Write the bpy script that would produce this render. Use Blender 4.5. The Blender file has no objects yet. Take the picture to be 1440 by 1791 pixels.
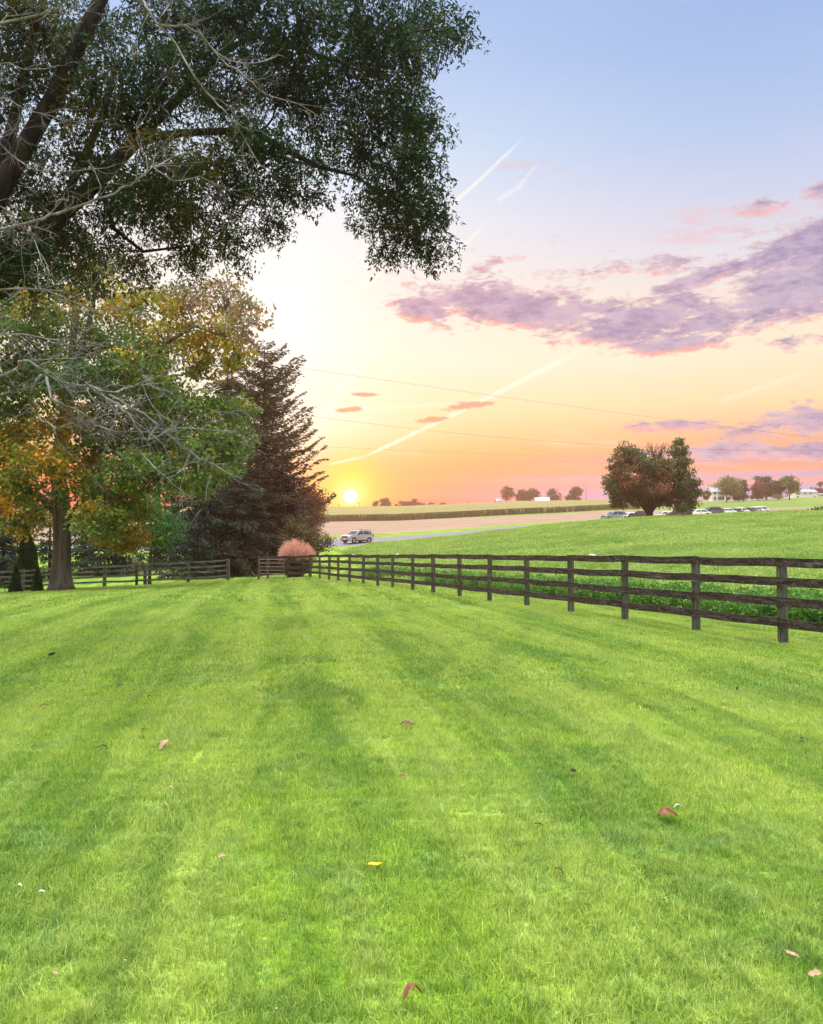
import bpy, bmesh, math, random
import numpy as np
from mathutils import Vector, Matrix, Euler

random.seed(7)
RNG = np.random.default_rng(11)
scene = bpy.context.scene
COL = scene.collection

# ------------------------------------------------------------------ camera
F, CX, CY, HCAM = 1442.0, 720.0, 895.5, 1.6
TH = math.atan(49.5 / F)
cam_d = bpy.data.cameras.new("camera")
cam_d.sensor_fit = 'HORIZONTAL'
cam_d.sensor_width = 36.0
cam_d.lens = 36.0 * F / 1440.0
cam_d.clip_start, cam_d.clip_end = 0.05, 9000
cam = bpy.data.objects.new("camera", cam_d)
cam.location = (0, 0, HCAM)
cam.rotation_euler = (math.pi / 2 + TH, 0, 0)
COL.objects.link(cam)
scene.camera = cam

def pt(u, v, d):
    """world point seen at photo pixel (u, v), d metres ahead"""
    xc, yc = (u - CX) / F, (CY - v) / F
    Y = math.cos(TH) - math.sin(TH) * yc
    Z = math.sin(TH) + math.cos(TH) * yc
    s = d / Y
    return Vector((xc * s, d, HCAM + Z * s))

def zof(v, d):
    return pt(CX, v, d).z

def azel(u, v):
    p = pt(u, v, 1.0) - Vector((0, 0, HCAM))
    p.normalize()
    return math.atan2(p.x, p.y), math.asin(p.z)

SUN_AZ, SUN_EL = azel(613, 868)

# ------------------------------------------------------------------ shader helper
def val(x):
    return x.s if isinstance(x, SN) else x

class SN:
    """a socket with arithmetic"""
    nt = None
    def __init__(self, s): self.s = s
    @staticmethod
    def m(op, *a, clamp=False):
        n = SN.nt.nodes.new('ShaderNodeMath'); n.operation = op; n.use_clamp = clamp
        for i, x in enumerate(a):
            if isinstance(x, SN): SN.nt.links.new(x.s, n.inputs[i])
            else: n.inputs[i].default_value = float(x)
        return SN(n.outputs[0])
    def __add__(s, o): return SN.m('ADD', s, o)
    __radd__ = __add__
    def __sub__(s, o): return SN.m('SUBTRACT', s, o)
    def __rsub__(s, o): return SN.m('SUBTRACT', o, s)
    def __mul__(s, o): return SN.m('MULTIPLY', s, o)
    __rmul__ = __mul__
    def __truediv__(s, o): return SN.m('DIVIDE', s, o)
    def clamp(s): return SN.m('ADD', s, 0.0, clamp=True)
    def smooth(s, a, b, lo=0.0, hi=1.0):
        n = SN.nt.nodes.new('ShaderNodeMapRange'); n.interpolation_type = 'SMOOTHSTEP'
        SN.nt.links.new(s.s, n.inputs['Value'])
        n.inputs['From Min'].default_value = a; n.inputs['From Max'].default_value = b
        n.inputs['To Min'].default_value = lo; n.inputs['To Max'].default_value = hi
        return SN(n.outputs[0])

def link_or_set(inp, x):
    if isinstance(x, SN): SN.nt.links.new(x.s, inp)
    elif isinstance(x, (tuple, list)):
        inp.default_value = tuple(x) + ((1.0,) if len(x) == 3 and len(inp.default_value) == 4 else ())
    else: inp.default_value = x

def mixc(f, a, b, mode='MIX'):
    n = SN.nt.nodes.new('ShaderNodeMix'); n.data_type = 'RGBA'; n.blend_type = mode
    link_or_set(n.inputs[0], f); link_or_set(n.inputs[6], a); link_or_set(n.inputs[7], b)
    return SN(n.outputs[2])

def vec(x, y, z=0.0):
    n = SN.nt.nodes.new('ShaderNodeCombineXYZ')
    for i, a in enumerate((x, y, z)): link_or_set(n.inputs[i], a)
    return SN(n.outputs[0])

def noise(v, scale, detail=4.0, rough=0.55, dist=0.0, col=False, dim='3D'):
    n = SN.nt.nodes.new('ShaderNodeTexNoise'); n.noise_dimensions = dim
    if v is not None: SN.nt.links.new(v.s, n.inputs['Vector'])
    n.inputs['Scale'].default_value = scale; n.inputs['Detail'].default_value = detail
    n.inputs['Roughness'].default_value = rough; n.inputs['Distortion'].default_value = dist
    return SN(n.outputs[1 if col else 0])

def ramp(f, stops):
    n = SN.nt.nodes.new('ShaderNodeValToRGB'); cr = n.color_ramp
    while len(cr.elements) < len(stops): cr.elements.new(0.5)
    for e, (p, c) in zip(cr.elements, stops):
        e.position = p; e.color = tuple(c) + (1,)
    SN.nt.links.new(f.s, n.inputs[0])
    return SN(n.outputs[0])

def sepxyz(v):
    n = SN.nt.nodes.new('ShaderNodeSeparateXYZ'); SN.nt.links.new(v.s, n.inputs[0])
    return SN(n.outputs[0]), SN(n.outputs[1]), SN(n.outputs[2])

def lin(r, g, b):
    f = lambda c: (c / 255 / 12.92) if c <= 10.3 else ((c / 255 + .055) / 1.055) ** 2.4
    return (f(r), f(g), f(b))

# ------------------------------------------------------------------ world: evening sky
SKY_LIFT = 10.5      # brightness added to the unseen sky overhead to light the lawn
world = bpy.data.worlds.new("World"); scene.world = world
world.use_nodes = True
nt = world.node_tree; nt.nodes.clear(); SN.nt = nt
tc = nt.nodes.new('ShaderNodeTexCoord')
dx, dy, dz = sepxyz(SN(tc.outputs['Generated']))
az = SN.m('ARCTAN2', dx, dy)
el = SN.m('ARCSINE', dz)
ELM = math.radians(36)
def es(v): return min(1, max(0, azel(720, v)[1] / ELM))
fe = (el * (1 / ELM)).clamp()
left = ramp(fe, [(0.0, lin(248,66,66)), (es(884), lin(250,76,66)), (es(866), lin(255,98,64)), (es(838), lin(255,136,74)),
                 (es(800), lin(255,180,100)), (es(755), lin(255,218,152)), (es(700), lin(255,236,190)), (es(630), lin(255,246,224)),
                 (es(520), lin(250,240,228)), (es(400), lin(238,240,246)), (es(280), lin(210,230,249)), (es(120), lin(184,209,246)),
                 (1.0, lin(165,193,240))])
right = ramp(fe, [(0.0, lin(205,180,205)), (es(872), lin(206,182,206)), (es(845), lin(222,178,190)), (es(812), lin(252,166,124)),
                  (es(775), lin(250,188,145)), (es(720), lin(254,224,176)), (es(640), lin(253,238,210)), (es(580), lin(250,233,210)),
                  (es(480), lin(228,226,234)), (es(380), lin(203,213,238)), (es(260), lin(176,201,239)), (es(100), lin(157,188,234)),
                  (1.0, lin(150,181,231))])
fa = az.smooth(azel(560,0)[0], azel(1400,0)[0])
sky = mixc(fa, left, right)
P2 = vec(az, el * 2.2)
# faint horizontal haze banding low in the sky
band = noise(vec(az * 1.5, el * 26.0), 1.6, 3, .5).smooth(.48, .72) * el.smooth(.11, .035) * az.smooth(.02, .28)
sky = mixc(band * .75, sky, lin(203,178,200) )
wisp = noise(vec(az * 3.0 + el * 2.0, el * 16.0), 1.7, 5, .6).smooth(.52, .75) * el.smooth(.05, .12) * el.smooth(.34, .24)
sky = mixc(wisp * .35, sky, lin(255,243,214))

def seg(a, b, w0, w1, soft=1.0):
    """0..1 brightness of a streak between two sky positions (given as photo pixels), width in mrad"""
    ax, ay = azel(*a); bx, by = azel(*b)
    ddx, ddy = bx - ax, by - ay; L2 = ddx * ddx + ddy * ddy
    wob = noise(vec(az * 60.0, el * 60.0), 1.0, 3) * .003 - .0015
    t = (((az - ax) * ddx + (el - ay) * ddy) * (1 / L2)).clamp()
    ex = az - ax - t * ddx + wob; ey = el - ay - t * ddy
    dist = SN.m('SQRT', ex * ex + ey * ey)
    w = t * ((w1 - w0) * .001) + w0 * .001
    f = SN.m('SUBTRACT', 1.0, dist / w, clamp=True)
    ends = t.smooth(0.0, .12 * soft) * t.smooth(1.0, 1 - .3 * soft)
    return SN.m('POWER', f, 0.8) * ends
def gauss(u, v, ru, rv, rot=0.0):
    ax, ay = azel(u, v); c, s = math.cos(rot), math.sin(rot)
    X = (az - ax) * c + (el - ay) * s; Y = (el - ay) * c - (az - ax) * s
    X = X * (F / ru); Y = Y * (F / rv)
    return SN.m('EXPONENT', (X * X + Y * Y) * -1.0)
def addc(c, f, col): return mixc(f, c, col, 'ADD') if False else mixc((f if isinstance(f, SN) else f), c, mixc(1.0, c, col, 'ADD'))

for (gu, gv, ru_, rv_, k_, c_) in ((1420, 793, 330, 12, .75, (182,170,210)), (1400, 815, 330, 9, .6, (255,168,118)), (1400, 829, 340, 6, .85, (190,170,208)), (1400, 840, 330, 5, .6, (252,158,130)), (1330, 860, 390, 12, .95, (184,170,212)), (1010, 838, 150, 3, .5, (214,176,180))):
    gb_ = gauss(gu, gv, ru_, rv_) * noise(vec(az * 5.0, el * 30.0), 1.5, 4, .6).smooth(.25, .5, .55, 1.0)
    sky = mixc(gb_ * k_, sky, lin(*c_))
# glows
sky = mixc(gauss(515, 610, 105, 190, .25) * 1.0, sky, (1.12, 1.12, 1.1))
sky = mixc(gauss(400, 570, 260, 220) * .66, sky, (1.03, 1.0, .96))
sky = mixc(gauss(600, 700, 130, 90) * .45, sky, lin(255,244,200))
sky = mixc(gauss(612, 856, 130, 60) * .75, sky, lin(255,176,62))
sky = mixc(gauss(612, 852, 50, 56) * .95, sky, lin(255,232,50))
sky = mixc(gauss(613, 866, 24, 22), sky, (1.05, .98, .45))
# contrails
WH = (1.08, 1.02, .86)
for a, b, w0, w1, k in [((622,806),(1055,592),2.4,4.4,1.0), ((575,812),(640,798),2.0,2.5,.7), ((548,745),(700,548),10,8,.75),
                        ((548,588),(690,448),4,6,.9), ((545,550),(652,418),3,4,.7), ((770,376),(925,232),4.0,1.5,.95),
                        ((868,352),(915,322),4.5,3,.55), ((905,330),(942,285),3.5,2,.5), ((690,548),(862,378),4,3,.40), ((555,720),(870,700),5,3,.35), ((1250,705),(1440,640),5,3,.3)]:
    sky = mixc(seg(a, b, w0, w1) * k, sky, WH if a[1] > 380 else lin(246,248,246))
# clouds
def band_mask(parts, dv=0.0):
    m = None
    for p in parts:
        q = list(p); q[1] += dv
        g = gauss(*q)
        m = g if m is None else SN.m('MAXIMUM', m, g)
    return m
MAIN = [(900,535,235,50,-.12),(1150,560,250,52,.0),(1395,505,170,68,.2),(745,545,75,30,-.2),(1420,425,170,42,.28),(1190,602,105,20,0),
        (1250,480,150,18,.2)]
LOOSE = [(1325,366,80,20,-.05),(1435,336,60,30,-.2),(850,475,90,30,.35),(1330,402,130,18,-.03),(1130,470,190,26,0),(1430,590,120,22,.0),(1000,480,160,22,0)]
LOW = [(1420,742,200,36,.03),(1200,744,120,15,0),(1420,785,280,28,0),(1230,792,140,18,0),(820,710,66,9,.1),(760,733,40,7,.1),(640,690,30,5,0),(610,716,34,6,0.1)]
def cloud_density(dela, dv):
    e = el + dela
    big = noise(vec(az, e * 2.6), 13.0, 5, .6, .5)
    fine = noise(vec(az + 3.1, e * 2.7), 50.0, 9, .7, .4)
    mk = SN.m('MAXIMUM', SN.m('MAXIMUM', band_mask(MAIN, dv), band_mask(LOW, dv) * .9), band_mask(LOOSE, dv) * .66)
    return big * .52 + fine * .48 + mk * .40
d0 = cloud_density(0.0, 0.0)
d1 = cloud_density(-.008, -.008 * F)
dens = d0.smooth(.675, .80)
below = d1.smooth(.61, .76)
puff = mixc(noise(vec(az, el * 2.5), 60.0, 6, .65).smooth(.35, .7), lin(134,130,178), lin(178,168,204))
puff = mixc(noise(vec(az, el * 2.8), 17.0, 5, .6, .4).smooth(.42, .62) * .55, puff, lin(214,200,220))
puff = mixc(az.smooth(-.05, .25), mixc(.22, puff, lin(210,150,165)), puff)
edge = mixc(az.smooth(.0, .5), lin(250,156,130), lin(232,176,180))
ccol = mixc(below * .90, edge, puff)
ccol = mixc(d0.smooth(.86, .74) * .35, ccol, lin(246,206,198))
# thin small clouds go wholly pink/orange in the low sky
ccol = mixc(el.smooth(.20, .13) * az.smooth(.2, .08) * .8, ccol, lin(246,160,118))
sky = mixc(dens * .93, sky, ccol)
small = (noise(vec(az * 1.2, el * 4.5), 22.0, 6, .6, .4)).smooth(.56, .70) * band_mask([(1080,440,420,42,0),(1250,390,170,40,0),(700,500,70,40,0),(960,300,200,50,0)])
sky = mixc(small * .55, sky, mixc(el.smooth(.27,.42), lin(206,196,212), lin(226,205,214)))
puffs = band_mask([(908,288,34,5,0),(1228,372,42,9,0),(1220,388,28,5,0),(1240,402,70,9,-.05),(1205,420,55,6,-.1),(1330,368,75,9,-.12)]) * noise(vec(az, el * 3.0), 44.0, 7, .65).smooth(.36, .56)
sky = mixc(puffs * .6, sky, lin(240,190,192))
# sun disc
ca = az - SUN_AZ; ce = el - SUN_EL
sd = SN.m('SQRT', ca * ca + ce * ce)
sky = mixc(sd.smooth(.0092, .0062), sky, (3.0, 2.7, 1.9))
# brighter dome towards the zenith
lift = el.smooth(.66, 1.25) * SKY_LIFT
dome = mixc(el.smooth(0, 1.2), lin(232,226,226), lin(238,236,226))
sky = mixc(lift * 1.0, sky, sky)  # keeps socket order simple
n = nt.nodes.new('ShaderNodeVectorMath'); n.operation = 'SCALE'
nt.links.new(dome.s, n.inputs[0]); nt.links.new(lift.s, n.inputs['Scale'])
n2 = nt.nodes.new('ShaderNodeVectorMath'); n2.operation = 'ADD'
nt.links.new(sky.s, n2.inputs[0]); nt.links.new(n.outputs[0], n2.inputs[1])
bg = nt.nodes.new('ShaderNodeBackground'); nt.links.new(n2.outputs[0], bg.inputs['Color']); bg.inputs['Strength'].default_value = 1.0
st = nt.nodes.new('ShaderNodeTexSky'); st.sky_type = 'NISHITA'; st.sun_disc = False
st.sun_elevation = SUN_EL; st.sun_rotation = SUN_AZ
st.dust_density = 2.0
bgn = nt.nodes.new('ShaderNodeBackground'); nsc = nt.nodes.new('ShaderNodeVectorMath'); nsc.operation = 'SCALE'; nsc.inputs['Scale'].default_value = .10
nt.links.new(st.outputs[0], nsc.inputs[0]); nt.links.new(nsc.outputs[0], bgn.inputs['Color']); bgn.inputs['Strength'].default_value = 0.05
nadd = nt.nodes.new('ShaderNodeAddShader'); nt.links.new(bg.outputs[0], nadd.inputs[0]); nt.links.new(bgn.outputs[0], nadd.inputs[1])
wo = nt.nodes.new('ShaderNodeOutputWorld'); nt.links.new(nadd.outputs[0], wo.inputs['Surface'])
world.cycles.sampling_method = 'MANUAL'; world.cycles.sample_map_resolution = 1024

# ------------------------------------------------------------------ sun and exposure
sl = bpy.data.lights.new("sun", 'SUN'); sl.energy = 3.4; sl.angle = math.radians(1.5); sl.color = (1.0, .50, .24)
so = bpy.data.objects.new("sun", sl); COL.objects.link(so)
sdir = Vector((math.sin(SUN_AZ) * math.cos(SUN_EL), math.cos(SUN_AZ) * math.cos(SUN_EL), math.sin(SUN_EL)))
so.rotation_euler = sdir.to_track_quat('Z', 'Y').to_euler()
so.location = (0, 0, 30)
scene.view_settings.view_transform = 'Standard'
scene.view_settings.look = 'None'
scene.view_settings.exposure = 0.0
scene.view_settings.gamma = 1.0
cy = scene.cycles
cy.use_denoising = True
cy.use_adaptive_sampling = True; cy.adaptive_threshold = 0.02
cy.max_bounces = 6; cy.diffuse_bounces = 3; cy.glossy_bounces = 2; cy.transmission_bounces = 4; cy.transparent_max_bounces = 8
cy.sample_clamp_indirect = 4.0
cy.caustics_reflective = False; cy.caustics_refractive = False

# ------------------------------------------------------------------ materials
def new_mat(name):
    m = bpy.data.materials.new(name); m.use_nodes = True
    m.node_tree.nodes.clear(); SN.nt = m.node_tree
    return m
def principled(base, rough=.7, spec=.3, metal=0.0, bump=None, bstr=.3, bdist=.02, trans=0.0):
    nt = SN.nt
    p = nt.nodes.new('ShaderNodeBsdfPrincipled')
    link_or_set(p.inputs['Base Color'], base); link_or_set(p.inputs['Roughness'], rough)
    p.inputs['Specular IOR Level'].default_value = spec; p.inputs['Metallic'].default_value = metal
    if bump is not None:
        b = nt.nodes.new('ShaderNodeBump'); b.inputs['Strength'].default_value = bstr; b.inputs['Distance'].default_value = bdist
        nt.links.new(bump.s, b.inputs['Height']); nt.links.new(b.outputs[0], p.inputs['Normal'])
    out = nt.nodes.new('ShaderNodeOutputMaterial')
    if trans > 0:
        t = nt.nodes.new('ShaderNodeBsdfTranslucent'); link_or_set(t.inputs[0], base)
        mx = nt.nodes.new('ShaderNodeMixShader'); mx.inputs[0].default_value = trans
        nt.links.new(p.outputs[0], mx.inputs[1]); nt.links.new(t.outputs[0], mx.inputs[2]); nt.links.new(mx.outputs[0], out.inputs[0])
    else:
        nt.links.new(p.outputs[0], out.inputs[0])
    return p
def gpos():
    n = SN.nt.nodes.new('ShaderNodeNewGeometry'); return SN(n.outputs['Position'])
def opos():
    n = SN.nt.nodes.new('ShaderNodeTexCoord'); return SN(n.outputs['Object'])
def attr(name):
    n = SN.nt.nodes.new('ShaderNodeAttribute'); n.attribute_name = name; return SN(n.outputs['Color'])
def rnd():
    n = SN.nt.nodes.new('ShaderNodeNewGeometry'); return SN(n.outputs['Random Per Island'])

def lawn_colour(p):
    """mown lawn: stripes running away from the house, yellower and bluer patches, all from world position"""
    x, y, z = sepxyz(p)
    s = x * .986 + y * .166          # across the mowing direction
    l = y * .986 - x * .166
    wob = noise(vec(s * .35, l * .12), 1.0, 3) * .8
    stripe = SN.m('SINE', (s + wob + noise(vec(s * .9, l * .35), 1.0, 4, .6) * 1.1) * 3.7)
    narrow = SN.m('SINE', (s + noise(vec(s * .5 + 9, l * .2), 1.0, 4, .6) * 1.5) * 10.5)
    fine_line = noise(vec(s * 7.0, l * .16), 1.0, 3, .6, .25)
    patch = noise(vec(x, y * .75), .55, 5, .62, .6)
    patch2 = noise(vec(x + 20, y), 1.9, 4, .6, .3)
    strk = noise(vec(s * 3.0, l * .22), 1.0, 5, .65, .4)
    green = mixc(patch.smooth(.42, .57), GRASS_A, GRASS_B)
    green = mixc(strk.smooth(.46, .66) * .75, green, GRASS_D)
    green = mixc(patch2.smooth(.50, .70) * .6, green, GRASS_C)
    green = mixc(narrow.smooth(.25, .9) * strk.smooth(.40, .60) * .40, green, GRASS_K)
    green = mixc(narrow.smooth(-.25, -.9) * .22, green, GRASS_D)
    green = mixc(fine_line.smooth(.56, .66) * .4, green, GRASS_K)
    green = mixc(fine_line.smooth(.44, .34) * .4, green, GRASS_D)
    tuft = noise(p, 9.0, 4, .65, .3)
    green = mixc(tuft.smooth(.54, .70) * .55, green, GRASS_Y)
    green = mixc(tuft.smooth(.48, .34) * .62, green, GRASS_K)
    green = mixc(stripe.smooth(-.1, .5) * .34, green, GRASS_D)
    green = mixc(stripe.smooth(-.3, -.9) * .22, green, GRASS_K)
    dark = noise(vec(s * .8 + 5, l * .22), 1.3, 5, .6, .7).smooth(.56, .70)
    return mixc(dark * .72, green, GRASS_K)
GRASS_A = (.150, .365, .020); GRASS_B = (.415, .630, .040); GRASS_C = (.34, .54, .24)
GRASS_D = (.64, .76, .180); GRASS_Y = (.62, .70, .06); GRASS_K = (.075, .240, .016)

M = {}
m = M['lawn'] = new_mat('lawn_ground')
p = gpos(); c = lawn_colour(p)
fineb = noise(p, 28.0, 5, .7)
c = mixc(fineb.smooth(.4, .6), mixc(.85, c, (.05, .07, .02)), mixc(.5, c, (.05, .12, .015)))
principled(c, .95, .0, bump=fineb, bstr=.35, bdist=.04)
m = M['grass'] = new_mat('grass_blade')
p = gpos(); c = lawn_colour(p)
c = mixc(rnd().smooth(.0, 1.0), mixc(.60, c, (.030, .12, .010)), mixc(.40, c, (.70, .80, .24)))
principled(c, .5, .3, trans=.42)
m = M['verge'] = new_mat('verge_grass')
p = gpos(); nn = noise(p, .5, 6, .65)
c = mixc(nn.smooth(.35, .65), (.11, .19, .02), (.17, .25, .035))
principled(c, .9, .1, bump=noise(p, 4, 5, .7), bstr=.5, bdist=.1)
m = M['clover_ground'] = new_mat('clover_ground')
p = gpos(); nn = noise(p, .35, 7, .7, .4); f2 = noise(p, 3.0, 5, .75)
c = mixc(nn.smooth(.40, .62), (.23, .34, .07), (.34, .44, .11))
c = mixc(f2.smooth(.52, .40), c, (.06, .16, .02))
principled(c, .9, .1, bump=f2, bstr=.8, bdist=.25)
m = M['clover'] = new_mat('clover_leaf')
p = gpos(); nn = noise(p, .3, 4, .6)
c = mixc(nn.smooth(.35, .65), (.26, .40, .08), (.42, .53, .14))
c = mixc(rnd(), c, mixc(.4, c, (.06, .20, .04)))
principled(c, .6, .2, trans=.35)
m = M['edge_shade_leaf'] = new_mat('clover_shade_leaf')  # clover leaves with the shade of the field's near side painted in
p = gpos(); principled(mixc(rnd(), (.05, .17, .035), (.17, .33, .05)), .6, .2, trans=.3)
m = M['road'] = new_mat('asphalt_road')
p = gpos(); principled(mixc(noise(p, 1.2, 5), (.12, .118, .13), (.165, .16, .18)), .85, .2)
m = M['soy'] = new_mat('soybean_stubble')
p = gpos(); x_, y_, z_ = sepxyz(p); row = noise(vec(x_ * .05 + y_ * .02, y_ * .5), 1.0, 5, .7)
c = mixc(noise(p, .12, 6, .7).smooth(.3, .7), (.205, .145, .105), (.27, .19, .14))
c = mixc(row.smooth(.4, .7) * .5, c, (.20, .145, .10))
principled(c, .95, .05, bump=noise(p, 2.2, 4, .7), bstr=.6, bdist=.2)
m = M['corn_top'] = new_mat('corn_top')
p = gpos(); x_, y_, z_ = sepxyz(p)
c = mixc(noise(vec(x_ * .02, y_ * .09), 1.0, 6, .7).smooth(.35, .65), (.14, .15, .055), (.20, .18, .08))
c = mixc(noise(p, .5, 4, .8).smooth(.5, .7) * .4, c, (.14, .17, .05))
principled(c, .95, .05, bump=noise(p, 1.2, 4, .7), bstr=.7, bdist=.3)
m = M['corn_leaf'] = new_mat('corn_leaf')
principled(mixc(rnd(), (.085, .10, .05), (.16, .15, .085)), .8, .1, trans=.2)
m = M['far_grass'] = new_mat('far_meadow')
p = gpos(); x_, y_, z_ = sepxyz(p)
c = mixc(noise(vec(x_ * .012, y_ * .05), 1.0, 5, .6).smooth(.3, .7), (.10, .17, .035), (.15, .21, .055))
principled(c, .95, .05, bump=noise(p, 1.0, 4, .7), bstr=.5, bdist=.2)

def leaf_mat(name, trans=.4, rough=.5, spec=.3):
    M[name] = new_mat(name)
    principled(attr('Col'), rough, spec, trans=trans)
leaf_mat('tree_leaf', .32, .6, .12); leaf_mat('needle', .35, .7, .12); leaf_mat('dry_leaf', .2, .6, .3); leaf_mat('plume', .5, .8, .1)

def bark_mat(name, c1, c2, scale=6.0, stretch=.2, rough=.9):
    M[name] = new_mat(name)
    p = opos(); x_, y_, z_ = sepxyz(p)
    v = vec(x_, y_, z_ * stretch)
    n1 = noise(v, scale, 6, .7, .5); n2 = noise(v, scale * .25, 3)
    c = mixc(n1.smooth(.35, .65), c1, c2); c = mixc(n2.smooth(.5, .7) * .35, c, tuple(x * 1.35 for x in c2))
    principled(c, rough, .15, bump=n1, bstr=.8, bdist=.04)
bark_mat('bark_dark', (.010, .009, .008), (.030, .027, .024))
bark_mat('bark_grey', (.11, .11, .105), (.26, .26, .25), 14, .3)
bark_mat('bark_maple', (.055, .048, .045), (.155, .135, .125), 5.5, .12)
bark_mat('bark_brown', (.05, .035, .028), (.12, .085, .07))

def simple(name, col, rough=.6, spec=.4, metal=0.0, var=.15, scale=3.0, coat=0):
    M[name] = new_mat(name)
    p = opos(); nn = noise(p, scale, 5, .65)
    c2 = tuple(min(1, x * (1 - var)) for x in col)
    pr = principled(mixc(nn.smooth(.35, .65), col, c2), rough, spec, metal)
    if coat: pr.inputs['Coat Weight'].default_value = coat; pr.inputs['Coat Roughness'].default_value = .06
M['rail'] = new_mat('weathered_dark_board')
p = gpos(); x_, y_, z_ = sepxyz(p)
al = (y_ * .949 - x_ * .314)
g1 = noise(vec(al * 2.2, x_ * .5, z_ * 26.0), 1.0, 6, .72, .3)
g2 = noise(vec(al * 1.1, 0.0, z_ * 7.0), 1.6, 5, .7, .8)
c = mixc(g1.smooth(.42, .66), (.020, .015, .013), (.085, .068, .060))
g3 = noise(vec(al * 5.0, 0.0, z_ * 14.0), 1.6, 6, .75, .8)
c = mixc(g3.smooth(.52, .62) * .7, c, (.15, .13, .12))
c = mixc(g2.smooth(.58, .70) * .8, c, (.23, .215, .20))
principled(c, .85, .2, bump=g1, bstr=.5, bdist=.01)
M['post'] = new_mat('weathered_post')
p = gpos(); x_, y_, z_ = sepxyz(p)
g1 = noise(vec(x_ * 22.0, y_ * 22.0, z_ * 1.6), 1.0, 6, .7, .3)
c = mixc(g1.smooth(.38, .68), (.055, .058, .052), (.16, .165, .145))
principled(c, .9, .15, bump=g1, bstr=.6, bdist=.01)
M['grey_rail'] = new_mat('weathered_grey_board')
p = gpos(); x_, y_, z_ = sepxyz(p)
g1 = noise(vec(x_ * 1.4, y_ * .5, z_ * 22.0), 1.0, 6, .72, .3)
c = mixc(g1.smooth(.40, .64), (.045, .045, .048), (.21, .21, .215))
principled(c, .85, .2, bump=g1, bstr=.5, bdist=.01)
simple('tyre', (.018, .018, .02), .85, .2)
simple('rim', (.42, .42, .45), .3, .5, .8)
simple('black_trim', (.02, .02, .022), .5, .4)
simple('car_glass', (.035, .04, .05), .08, .6, 0, .05)
simple('headlight', (.75, .77, .8), .12, .7)
simple('tail_light', (.45, .02, .02), .25, .5)
simple('plate', (.7, .7, .68), .5)
simple('paint_silver', (.44, .40, .43), .32, .5, .35, .04, 1, .8)
simple('paint_white', (.78, .79, .80), .3, .5, 0, .04, 1, .8)
simple('paint_blue', (.22, .30, .42), .3, .5, .3, .04, 1, .8)
simple('paint_dark', (.035, .038, .045), .3, .5, .1, .04, 1, .8)
simple('paint_navy', (.07, .08, .13), .3, .5, .2, .04, 1, .8)
simple('paint_red', (.30, .05, .05), .3, .5, .1, .04, 1, .8)
simple('white_siding', (.74, .77, .80), .7, .3)
simple('grey_roof', (.26, .30, .36), .8, .2)
simple('blue_metal_roof', (.50, .60, .74), .45, .5, .2)
simple('barn_wall', (.22, .15, .14), .8, .2)
simple('window_glass', (.06, .08, .11), .12, .6)
simple('mulch', (.055, .035, .025), .95, .1, 0, .5, 20)
simple('metal_tube', (.20, .15, .14), .5, .4, .5)
simple('white_plastic', (.85, .85, .84), .4, .4)
simple('wire', (.05, .045, .045), .6, .3)
simple('mast_metal', (.32, .28, .30), .5, .4, .5)
simple('utility_wood', (.12, .09, .07), .85, .2)

# ------------------------------------------------------------------ tagging
def tag(o, label=None, cat=None, group=None, kind=None):
    if label: o['label'] = label
    if cat: o['category'] = cat
    if group: o['group'] = group
    if kind: o['kind'] = kind
    return o
def empty(name, loc, rz=0.0):
    o = bpy.data.objects.new(name, None); o.location = loc; o.rotation_euler = (0, 0, rz)
    o.empty_display_size = .3; COL.objects.link(o); return o

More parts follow.
